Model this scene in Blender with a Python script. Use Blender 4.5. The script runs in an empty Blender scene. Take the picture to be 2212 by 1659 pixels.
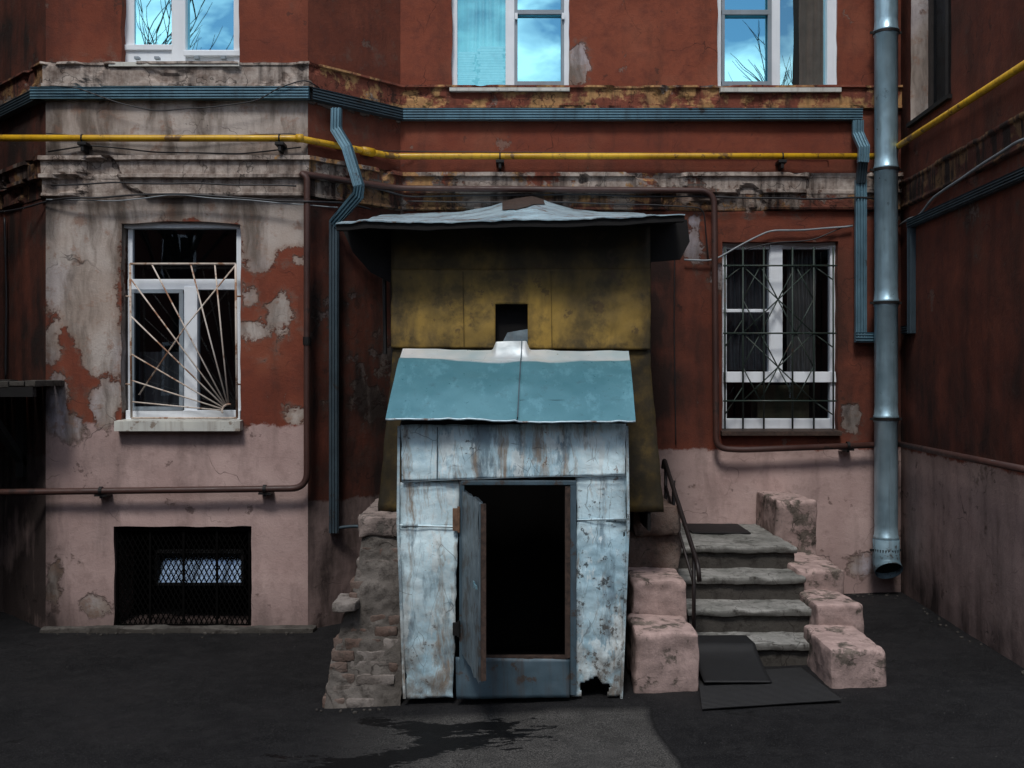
import bpy, math, random
from mathutils import Vector, noise
random.seed(7)
D=8.6; F=2150.0; ZC=2.0
def X(u,y=0.0): return (u-1106)*(D+y)/F
def Z(v,y=0.0): return ZC-(v-820)*(D+y)/F
scene=bpy.context.scene
COL=scene.collection

# ---------------------------------------------------------------- node helper
class Mat:
    def __init__(s,name):
        s.m=bpy.data.materials.new(name); s.m.use_nodes=True
        s.nt=s.m.node_tree; s.nt.nodes.clear()
        s.out=s.nt.nodes.new('ShaderNodeOutputMaterial')
        s.tc=s.nt.nodes.new('ShaderNodeTexCoord')
        s.obj=s.tc.outputs['Object']
    def put(s,sock,v):
        if v is None: return
        if isinstance(v,bpy.types.NodeSocket): s.nt.links.new(v,sock)
        else:
            if isinstance(v,(tuple,list)) and sock.type=='RGBA' and len(v)==3: v=tuple(v)+(1,)
            sock.default_value=v
    def node(s,t,**k):
        n=s.nt.nodes.new(t)
        for a,b in k.items(): setattr(n,a,b)
        return n
    def mapping(s,scale,vec=None,loc=(0,0,0),rot=(0,0,0)):
        n=s.node('ShaderNodeMapping'); s.put(n.inputs[0],vec or s.obj)
        n.inputs['Scale'].default_value=scale; n.inputs['Location'].default_value=loc
        n.inputs['Rotation'].default_value=rot
        return n.outputs[0]
    def noise(s,scale,detail=4,rough=.55,vec=None,dist=0):
        n=s.node('ShaderNodeTexNoise'); s.put(n.inputs['Vector'],vec or s.obj)
        n.inputs['Scale'].default_value=scale; n.inputs['Detail'].default_value=detail
        n.inputs['Roughness'].default_value=rough; n.inputs['Distortion'].default_value=dist
        return n.outputs['Fac']
    def voro(s,scale,feature='DISTANCE_TO_EDGE',vec=None,out='Distance'):
        n=s.node('ShaderNodeTexVoronoi',feature=feature); s.put(n.inputs['Vector'],vec or s.obj)
        n.inputs['Scale'].default_value=scale
        return n.outputs[out]
    def math(s,op,a,b=0.0,clamp=False):
        n=s.node('ShaderNodeMath',operation=op,use_clamp=clamp); s.put(n.inputs[0],a); s.put(n.inputs[1],b); return n.outputs[0]
    def rng(s,v,a,b,c=0.0,d=1.0):
        n=s.node('ShaderNodeMapRange'); s.put(n.inputs[0],v)
        for i,q in enumerate((a,b,c,d)): n.inputs[i+1].default_value=q
        return n.outputs[0]
    def mix(s,f,a,b,mode='MIX'):
        n=s.node('ShaderNodeMix',data_type='RGBA',blend_type=mode); s.put(n.inputs[0],f); s.put(n.inputs[6],a); s.put(n.inputs[7],b); return n.outputs[2]
    def attr(s,name):
        n=s.node('ShaderNodeAttribute',attribute_name=name); q=s.node('ShaderNodeSeparateColor')
        s.nt.links.new(n.outputs['Color'],q.inputs[0]); return q.outputs
    def warp(s,amt,scale=2.0,vec=None):
        n=s.node('ShaderNodeTexNoise'); s.put(n.inputs['Vector'],vec or s.obj); n.inputs['Scale'].default_value=scale
        n.inputs['Detail'].default_value=3
        v=s.node('ShaderNodeVectorMath',operation='MULTIPLY_ADD'); s.nt.links.new(n.outputs['Color'],v.inputs[0])
        v.inputs[1].default_value=(amt,)*3; s.put(v.inputs[2],vec or s.obj); return v.outputs[0]
    def bump(s,h,strength=.5,dist=.01,prev=None):
        n=s.node('ShaderNodeBump'); s.put(n.inputs['Height'],h); n.inputs['Strength'].default_value=strength
        n.inputs['Distance'].default_value=dist
        if prev: s.nt.links.new(prev,n.inputs['Normal'])
        return n.outputs[0]
    def finish(s,color,rough=.8,metal=0.0,normal=None,spec=.5):
        p=s.node('ShaderNodeBsdfPrincipled'); s.put(p.inputs['Base Color'],color); s.put(p.inputs['Roughness'],rough)
        s.put(p.inputs['Metallic'],metal); p.inputs['Specular IOR Level'].default_value=spec
        if normal: s.nt.links.new(normal,p.inputs['Normal'])
        s.nt.links.new(p.outputs[0],s.out.inputs[0]); return s.m

def facade_material():
    m=Mat('weathered_plaster'); a=m.attr('zones'); b=m.attr('mottle')
    n1=b[0]; big=b[1]; ch=b[2]
    n2=m.noise(9,6,.70); nf=m.noise(75,2,.6)
    streak=m.noise(1.0,5,.62,m.mapping((5,5,.8),vec=m.warp(.14,3)))
    def zone(ch_,k1,k2,w=.012):
        t=m.math('ADD',ch_,m.math('MULTIPLY',m.math('SUBTRACT',n1,.5),k1))
        t=m.math('ADD',t,m.math('MULTIPLY',m.math('SUBTRACT',n2,.5),k2))
        return t,m.rng(t,.5-w,.5+w)
    gt,g=zone(a[0],.50,.52,.016); pt,p=zone(a[1],.35,.75,.06)
    red=m.mix(m.rng(big,.3,.7),(.165,.042,.025),(.255,.072,.040))
    red=m.mix(m.rng(n2,.45,.70,0,.8),red,(.13,.040,.028))
    red=m.mix(m.rng(n1,.52,.75,0,.6),red,(.29,.10,.058))
    pink=m.mix(m.rng(n1,.35,.65),(.42,.295,.272),(.54,.395,.365))
    pink=m.mix(m.rng(n2,.52,.72,0,.6),pink,(.27,.185,.168))
    pink=m.mix(m.rng(big,.54,.72,0,.45),pink,(.24,.17,.155))
    grey=m.mix(m.rng(n1,.38,.58),(.43,.35,.30),(.52,.46,.42))
    grey=m.mix(m.rng(big,.50,.66,0,.9),grey,(.52,.48,.56))
    grey=m.mix(m.rng(streak,.44,.64,0,.85),grey,(.16,.125,.10))
    grey=m.mix(m.rng(n2,.54,.66,0,.75),grey,(.30,.18,.13))
    # worn halo where plaster thins out to the red coat below
    halo=m.rng(gt,.40,.50,0,.55); red=m.mix(m.math('MULTIPLY',halo,m.rng(n2,.42,.56)),red,(.27,.17,.13))
    grey=m.mix(m.rng(gt,.60,.50,0,.5),grey,(.26,.16,.12))
    col=m.mix(p,red,pink)
    cn=m.math('ADD',m.math('MULTIPLY',ch,.6),m.math('MULTIPLY',n2,.4))
    fl=m.rng(cn,.632,.645); col=m.mix(m.math('MULTIPLY',fl,.6),col,(.24,.165,.135))
    fl2=m.rng(cn,.385,.365); col=m.mix(m.math('MULTIPLY',fl2,.6),col,(.06,.032,.026))
    col=m.mix(g,col,grey)
    edge=m.math('SUBTRACT',1.0,m.math('MULTIPLY',m.math('ABSOLUTE',m.math('SUBTRACT',gt,.486)),30.0),True)
    col=m.mix(m.math('MULTIPLY',edge,.45),col,(.08,.055,.045))
    col=m.mix(m.rng(streak,.52,.76,0,.42),col,(.035,.024,.02))
    dn=m.math('ADD',m.rng(streak,.3,.7,-.25,.32),m.rng(n1,.3,.7,-.35,.35))
    dt=m.math('MULTIPLY',a[2],m.math('ADD',1.0,dn),True)
    col=m.mix(m.math('MULTIPLY',dt,.95),col,(.016,.011,.010))  # darkening covers grime and shade painted into the walls
    cv=m.voro(.95,vec=m.warp(.55,3.1)); cm=m.math('MULTIPLY',m.rng(cv,.0,.005,1,0),m.rng(ch,.46,.60))
    cv2=m.voro(3.3,vec=m.warp(.28,6)); cm2=m.math('MULTIPLY',m.rng(cv2,.0,.010,1,0),m.rng(n1,.56,.66))
    cr=m.math('MAXIMUM',cm,m.math('MULTIPLY',cm2,.7))
    col=m.mix(m.math('MULTIPLY',cr,.75),col,(.014,.01,.009))
    h=m.math('ADD',m.math('MULTIPLY',g,-.6),m.math('MULTIPLY',nf,.18))
    h=m.math('ADD',h,m.math('MULTIPLY',n2,.6)); h=m.math('SUBTRACT',h,m.math('MULTIPLY',fl,.35))
    return m.finish(col,.9,0,m.bump(h,.8,.014),.22)

def cornice_material():
    m=Mat('crumbling_cornice'); a=m.attr('zones'); b=m.attr('mottle'); n1=b[0]
    n2=m.noise(10,6,.68); streak=m.noise(1.0,5,.6,m.mapping((13,13,1.5)))
    och=m.mix(m.rng(n2,.38,.6),(.46,.26,.11),(.29,.15,.075))
    t1=m.math('ADD',m.math('MULTIPLY',b[2],.6),m.math('MULTIPLY',n2,.4))
    och=m.mix(m.rng(t1,.48,.52),och,(.20,.062,.040))
    gr=m.mix(m.rng(n2,.38,.62),(.50,.43,.38),(.24,.185,.155))
    gt=m.math('ADD',m.math('ADD',a[0],m.math('MULTIPLY',m.math('SUBTRACT',n1,.5),1.5)),m.math('MULTIPLY',m.math('SUBTRACT',n2,.5),.8)); g=m.rng(gt,.47,.53)
    col=m.mix(g,och,gr)
    br=m.node('ShaderNodeTexBrick'); m.put(br.inputs['Vector'],m.mapping((1,1,1),rot=(math.pi/2,0,0)))
    br.inputs['Scale'].default_value=1; br.inputs['Brick Width'].default_value=.25; br.inputs['Row Height'].default_value=.075; br.inputs['Mortar Size'].default_value=.008
    br.inputs['Color1'].default_value=(.20,.075,.045,1); br.inputs['Color2'].default_value=(.12,.06,.045,1); br.inputs['Mortar'].default_value=(.1,.09,.08,1)
    bm=m.rng(m.math('ADD',m.math('MULTIPLY',b[1],.6),m.math('MULTIPLY',n2,.4)),.53,.55)
    col=m.mix(m.math('MULTIPLY',bm,a[1]),col,br.outputs[0])
    dk=m.math('ADD',m.rng(streak,.48,.68,0,.7),a[2],True)
    col=m.mix(dk,col,(.03,.02,.017))
    cv=m.voro(2.2,vec=m.warp(.4,5)); cr=m.rng(cv,0,.012,1,0); col=m.mix(m.math('MULTIPLY',cr,.8),col,(.015,.011,.01))
    h=m.math('ADD',m.math('MULTIPLY',n2,1.0),m.math('MULTIPLY',g,-.4)); h=m.math('SUBTRACT',h,m.math('MULTIPLY',bm,.5))
    return m.finish(col,.92,0,m.bump(h,.8,.016),.2)

def metal_paint(name,base,alt,rust,ramt=.6,rough=.5,metal=0.0,streak=.5,scratch=0.0,bump=.3,dark=(.02,.017,.015),fade=.5):
    m=Mat(name); n1=m.noise(3.1,3,.6); n2=m.noise(12,5,.68); st=m.noise(1,4,.62,m.mapping((22,22,1.6)))
    col=m.mix(m.rng(n1,.35,.65,0,1),base,alt)
    col=m.mix(m.rng(st,.5,.74,0,streak),col,rust)
    r=m.rng(m.math('ADD',m.math('MULTIPLY',n1,.5),m.math('MULTIPLY',n2,.5)),ramt,ramt+.03)
    col=m.mix(m.math('MULTIPLY',r,.9),col,rust)
    h=m.math('MULTIPLY',n2,.4)
    if scratch>0:
        v=m.voro(4.0,vec=m.mapping((1,1,.45),vec=m.warp(.12,3.0),rot=(0,.5,0)))
        s=m.math('MULTIPLY',m.rng(v,0,.010,1,0),m.rng(n1,.5,.58))
        col=m.mix(m.math('MULTIPLY',s,scratch),col,dark)
    ro=m.rng(n2,.3,.7,rough-.1,min(1,rough+.2))
    return m.finish(col,ro,metal,m.bump(h,bump,.01))

def hut_skin():
    m=Mat('peeling_pale_blue_paint'); n1=m.noise(2.2,4,.6); n2=m.noise(8,7,.74); n3=m.noise(26,5,.75); st=m.noise(1,6,.70,m.mapping((11,11,.7),vec=m.warp(.10,4)))
    z=m.node('ShaderNodeSeparateXYZ'); m.nt.links.new(m.obj,z.inputs[0]); zx,zz=z.outputs[0],z.outputs[2]
    col=m.mix(m.rng(n1,.35,.62),(.66,.84,.90),(.36,.54,.63))
    col=m.mix(m.rng(n2,.48,.66,0,.55),col,(.78,.88,.90))
    col=m.mix(m.rng(st,.50,.62,0,.85),col,(.25,.17,.105))
    bl=m.rng(m.noise(1,6,.74,m.mapping((6,6,1.3),loc=(3,1,2))),.50,.60,0,.8); col=m.mix(bl,col,(.14,.21,.26))
    wh=m.rng(m.noise(1,5,.7,m.mapping((8,8,3),loc=(7,4,4))),.56,.60,0,.7); col=m.mix(wh,col,(.68,.76,.77))
    side=m.math('MULTIPLY',m.rng(zx,.30,.42),m.rng(zz,1.38,1.30)); 
    rs=m.math('ADD',m.math('MULTIPLY',n2,.60),m.math('MULTIPLY',n3,.40)); rs=m.math('ADD',rs,m.math('MULTIPLY',side,.040))
    rr=m.rng(rs,.575,.595); msk=m.math('MAXIMUM',m.rng(n1,.50,.57),side)
    col=m.mix(m.math('MULTIPLY',m.math('MULTIPLY',rr,msk),.9),col,(.045,.055,.06))
    ru=m.rng(m.math('ADD',m.math('MULTIPLY',m.noise(4,6,.78,m.mapping((1,1,.5),loc=(4,8,1))),.7),m.math('MULTIPLY',n3,.3)),.595,.63,0,.8); col=m.mix(ru,col,(.16,.085,.05))
    sp=m.rng(n3,.68,.71); col=m.mix(m.math('MULTIPLY',sp,.85),col,(.06,.04,.03))
    def scr(sc,ang,loc,w,th):
        v=m.voro(sc,vec=m.mapping((1,1,.35),vec=m.warp(.05,4.0),rot=(0,ang,0),loc=loc)); return m.math('MULTIPLY',m.rng(v,0,w,1,0),m.rng(m.noise(3.8,3,.6,m.mapping((1,1,1),loc=loc)),th,th+.05))
    s=m.math('MAXIMUM',scr(6,.75,(2,8,8),.008,.50),scr(9,-.55,(5,1,3),.010,.54)); col=m.mix(m.math('MULTIPLY',s,.7),col,(.04,.05,.06))
    gr=m.math('MULTIPLY',m.rng(zz,.05,.85,.85,0),m.rng(n2,.38,.58)); col=m.mix(gr,col,(.15,.13,.11))
    ed=m.math('MULTIPLY',m.rng(m.math('ABSOLUTE',zx),.60,.70,0,.6),m.rng(n2,.35,.6)); col=m.mix(ed,col,(.12,.12,.12))
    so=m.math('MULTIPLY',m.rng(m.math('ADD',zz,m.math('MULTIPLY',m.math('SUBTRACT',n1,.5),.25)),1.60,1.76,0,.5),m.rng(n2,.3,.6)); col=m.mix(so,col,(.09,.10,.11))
    return m.finish(col,m.rng(n2,.3,.7,.38,.7),.05,m.bump(m.math('ADD',n2,m.math('MULTIPLY',n1,2.5)),.55,.014),.4)

def hood_skin(name,k):
    m=Mat(name); n1=m.noise(1.8,5,.62); n2=m.noise(7,6,.70); st=m.noise(1,5,.6,m.mapping((5,5,1.1),vec=m.warp(.15,3))); n4=m.noise(3.2,5,.66,m.mapping((1,1,1),loc=(3,7,5)))
    col=m.mix(m.rng(n1,.34,.62),(.33*k,.205*k,.042*k),(.15*k,.10*k,.030*k))
    col=m.mix(m.rng(st,.46,.66,0,.75),col,(.06*k,.042*k,.018*k))
    col=m.mix(m.rng(n4,.50,.62,0,.7),col,(.045*k,.034*k,.016*k))
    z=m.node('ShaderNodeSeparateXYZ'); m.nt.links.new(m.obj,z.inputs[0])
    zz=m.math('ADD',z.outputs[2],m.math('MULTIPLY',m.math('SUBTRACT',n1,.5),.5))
    top_=m.rng(zz,2.44,2.92,0,.92); col=m.mix(top_,col,(.010,.009,.006))  # eave shade painted in as darkening towards the top
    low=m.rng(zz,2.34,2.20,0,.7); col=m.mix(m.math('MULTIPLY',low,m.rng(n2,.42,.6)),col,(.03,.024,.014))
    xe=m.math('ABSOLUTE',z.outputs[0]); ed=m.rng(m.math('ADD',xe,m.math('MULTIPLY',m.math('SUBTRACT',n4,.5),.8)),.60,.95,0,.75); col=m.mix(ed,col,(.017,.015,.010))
    r=m.rng(n2,.60,.64); col=m.mix(m.math('MULTIPLY',r,.6),col,(.05,.03,.018))
    return m.finish(col,.62,0,m.bump(m.math('ADD',n2,n1),.35,.01),.3)

def simple(name,c,rough=.7,metal=0.0,var=.35,scale=14,bump=.3):
    m=Mat(name); n=m.noise(scale,4,.65); n1=m.noise(scale*.2,2)
    d=tuple(q*(1-var) for q in c); col=m.mix(m.rng(n,.35,.65),d,c); col=m.mix(m.rng(n1,.4,.65,0,.4),col,d)
    return m.finish(col,rough,metal,m.bump(n,bump,.006))

def stone_mat(name,a_,b_,c_,pinkpaint=None,side=.35,pitk=.7,bmp=.65):
    m=Mat(name); n1=m.noise(3.3,5,.65); n2=m.noise(14,6,.74); nf=m.noise(90,2,.6)
    col=m.mix(m.rng(n1,.38,.62),a_,b_); col=m.mix(m.rng(n2,.50,.66,0,.85),col,c_)
    h=m.math('ADD',n2,m.math('MULTIPLY',nf,.4))
    if pinkpaint:
        t=m.rng(m.math('ADD',m.math('MULTIPLY',n1,.7),m.math('MULTIPLY',n2,.3)),.525,.565)
        pc=m.mix(m.rng(n2,.38,.62),pinkpaint,tuple(q*.70 for q in pinkpaint))
        col=m.mix(t,pc,col); h=m.math('SUBTRACT',h,m.math('MULTIPLY',t,.4))
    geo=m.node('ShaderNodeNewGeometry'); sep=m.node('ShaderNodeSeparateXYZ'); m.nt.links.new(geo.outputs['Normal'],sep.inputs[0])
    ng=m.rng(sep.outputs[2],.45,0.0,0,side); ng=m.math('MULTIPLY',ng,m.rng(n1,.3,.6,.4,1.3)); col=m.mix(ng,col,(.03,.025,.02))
    pit=m.rng(n2,.64,.70); col=m.mix(m.math('MULTIPLY',pit,pitk),col,(.025,.02,.018))
    cv=m.voro(2.2,vec=m.warp(.3,4)); cr=m.rng(cv,0,.010,1,0); cr=m.math('MULTIPLY',cr,m.rng(n1,.46,.55)); col=m.mix(m.math('MULTIPLY',cr,.8),col,(.015,.012,.01))
    return m.finish(col,.92,0,m.bump(h,bmp,.012),.2)

def glass_mat(name,tint,refl,trans=(.55,.6,.65),rough=.01):
    m=Mat(name); g=m.node('ShaderNodeBsdfGlossy'); g.inputs['Color'].default_value=tint+(1,); g.inputs['Roughness'].default_value=rough
    t=m.node('ShaderNodeBsdfTransparent'); t.inputs['Color'].default_value=trans+(1,)
    mx=m.node('ShaderNodeMixShader'); mx.inputs[0].default_value=refl
    b=m.bump(m.noise(1.6,1,.4),.10,.02); m.nt.links.new(b,g.inputs['Normal'])
    m.nt.links.new(t.outputs[0],mx.inputs[1]); m.nt.links.new(g.outputs[0],mx.inputs[2]); m.nt.links.new(mx.outputs[0],m.out.inputs[0])
    return m.m

def asphalt_mat():
    m=Mat('wet_asphalt'); n1=m.noise(1.1,5,.66); n2=m.noise(7,6,.72); nf=m.noise(130,2,.7)
    col=m.mix(m.rng(n1,.36,.62),(.0050,.0050,.0058),(.0125,.0122,.0132)); col=m.mix(m.rng(n2,.46,.66,0,.6),col,(.020,.0195,.020)); col=m.mix(m.rng(nf,.52,.70,0,.8),col,(.040,.039,.040))
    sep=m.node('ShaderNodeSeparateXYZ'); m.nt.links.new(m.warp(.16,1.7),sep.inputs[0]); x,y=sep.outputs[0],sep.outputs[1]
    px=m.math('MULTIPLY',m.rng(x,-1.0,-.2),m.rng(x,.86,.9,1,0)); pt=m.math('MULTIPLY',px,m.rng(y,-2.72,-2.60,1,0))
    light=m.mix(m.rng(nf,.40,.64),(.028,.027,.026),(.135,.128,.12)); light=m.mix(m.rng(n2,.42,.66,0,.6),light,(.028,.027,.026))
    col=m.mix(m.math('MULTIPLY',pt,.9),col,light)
    s=m.math('MULTIPLY',m.rng(m.math('ABSOLUTE',m.math('SUBTRACT',x,.90)),0,.012,1,0),m.rng(y,-2.7,-2.6,1,0)); col=m.mix(m.math('MULTIPLY',s,.7),col,(.007,.007,.007))
    a=m.attr('zones'); fing=m.noise(1,5,.70,m.mapping((7,22,1),rot=(0,0,-.3),vec=m.warp(.06,9)))
    wet=m.rng(m.math('ADD',a[0],m.math('MULTIPLY',m.math('SUBTRACT',fing,.5),1.7)),.49,.515)
    col=m.mix(m.math('MULTIPLY',wet,.93),col,(.0015,.0015,.002))
    damp=m.rng(n1,.50,.66,0,.36)
    cv=m.voro(.45,vec=m.warp(.6,2.4)); cr=m.math('MULTIPLY',m.rng(cv,0,.004,1,0),m.rng(n1,.50,.56)); col=m.mix(m.math('MULTIPLY',cr,.7),col,(.003,.003,.003))
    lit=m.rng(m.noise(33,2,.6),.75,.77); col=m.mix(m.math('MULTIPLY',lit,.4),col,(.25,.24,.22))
    ro=m.math('SUBTRACT',m.math('SUBTRACT',.92,m.math('MULTIPLY',wet,.30)),damp)
    h=m.math('ADD',m.math('MULTIPLY',nf,.8),m.math('MULTIPLY',n2,1.0))
    return m.finish(col,ro,0,m.bump(h,.8,.010),.16)

MF=facade_material(); MC=cornice_material()
M_white=metal_paint('white_window_frame',(.86,.90,.94),(.78,.83,.88),(.45,.43,.42),.70,.4,0,.12)
M_sill=metal_paint('grey_sill',(.64,.64,.58),(.48,.48,.45),(.22,.17,.13),.56,.5,0,.5)
M_gscreen=metal_paint('grey_screen_frame',(.28,.33,.38),(.22,.27,.31),(.2,.2,.2),.7,.5)
M_trunk=metal_paint('dull_zinc_channel',(.15,.28,.35),(.10,.185,.235),(.055,.05,.05),.60,.36,.4,.45)
M_trunkdark=metal_paint('shaded_zinc_channel',(.05,.08,.10),(.035,.055,.07),(.03,.027,.025),.6,.5,.35,.4)  # darker copy of the zinc, shade put into its colour
M_yellow=metal_paint('yellow_gas_paint',(.72,.42,.012),(.52,.28,.012),(.14,.07,.02),.57,.4,0,.55)
M_brown=metal_paint('brown_pipe_paint',(.050,.022,.018),(.068,.028,.021),(.028,.015,.012),.6,.5,0,.4)
M_rail=simple('black_brown_steel',(.020,.013,.012),.5,.2)
M_black=simple('black_iron',(.016,.015,.015),.55,.3)
M_galv=metal_paint('galvanised_steel',(.46,.66,.76),(.32,.48,.57),(.14,.19,.22),.62,.36,.65,.5,0,.2)
M_cable=simple('dark_cable',(.020,.019,.022),.5)
M_cablegrey=simple('grey_conduit',(.28,.31,.33),.45)
M_lean=hut_skin()
M_darkblue=metal_paint('dark_blue_grey_paint',(.065,.105,.135),(.04,.07,.09),(.05,.035,.028),.55,.5,.1,.6,.5,.4)
M_door=metal_paint('grey_door_paint',(.13,.175,.205),(.075,.105,.13),(.06,.05,.045),.55,.42,.15,.6,.5,.4)
M_rustwood=simple('brown_wood_edge',(.07,.040,.028),.8,0,.7,30,.6)
M_ochre=hood_skin('soiled_ochre_eave_shade',1.1)
M_ochredark=hood_skin('soiled_ochre_paint_shaded',.6)  # same ochre made darker, with shade put into the colour
M_canopy=metal_paint('pale_blue_tin',(.50,.66,.73),(.30,.41,.48),(.15,.085,.06),.55,.36,.3,.55,.4,.4)
M_soot_shade=simple('sooty_wood_and_shade',(.006,.005,.005),.95)
M_dark=simple('dark_interior',(.004,.0035,.0035),.98)
M_rusty=simple('rusty_plate',(.22,.12,.07),.8,0,.6,25)
M_grw=metal_paint('rusty_white_bars',(.68,.62,.56),(.54,.43,.34),(.26,.12,.06),.53,.6,0,.6)
M_grg=metal_paint('dark_green_bars',(.018,.034,.026),(.025,.042,.034),(.05,.025,.015),.6,.5,0,.4)
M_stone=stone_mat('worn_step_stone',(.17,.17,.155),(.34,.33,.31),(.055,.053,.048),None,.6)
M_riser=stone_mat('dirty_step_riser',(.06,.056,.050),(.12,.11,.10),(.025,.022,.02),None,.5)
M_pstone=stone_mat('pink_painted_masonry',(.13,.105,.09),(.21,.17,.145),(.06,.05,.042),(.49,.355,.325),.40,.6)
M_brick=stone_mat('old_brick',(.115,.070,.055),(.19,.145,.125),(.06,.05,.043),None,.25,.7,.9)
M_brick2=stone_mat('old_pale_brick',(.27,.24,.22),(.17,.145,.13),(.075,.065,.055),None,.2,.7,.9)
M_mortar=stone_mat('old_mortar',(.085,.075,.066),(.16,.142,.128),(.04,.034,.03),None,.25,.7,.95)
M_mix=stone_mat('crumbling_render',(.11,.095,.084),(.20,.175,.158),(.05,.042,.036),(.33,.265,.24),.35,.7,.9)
M_rubber=simple('black_rubber',(.006,.006,.007),.7)
M_gl_up=glass_mat('sky_reflecting_glass',(.38,.86,1.0),.90,(.7,.78,.8))
M_gl_cur=glass_mat('curtained_glass',(.25,.78,.95),.42,(.85,.9,.92))
M_gl_half=glass_mat('half_curtained_glass',(.46,.88,1.0),.66,(.98,.98,.98))
M_gl_low=glass_mat('dark_glass',(.75,.85,.95),.08)
M_curtc=simple('pale_cyan_curtain',(.50,.90,.94),.9,0,.15,6,.1)
M_curtb=simple('brown_drape',(.70,.57,.48),.95,0,.3,8,.1)
M_curtg=simple('grey_curtain',(.22,.20,.18),.95,0,.25,8,.1)
M_lace=simple('lace_curtain',(.09,.09,.095),.95,0,.3,20,.1)
M_paper=simple('stacked_paper',(.56,.76,.78),.9,0,.25,20,.2)
M_bark=simple('dark_bark',(.02,.018,.016),.95)
M_asph=asphalt_mat()

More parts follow.
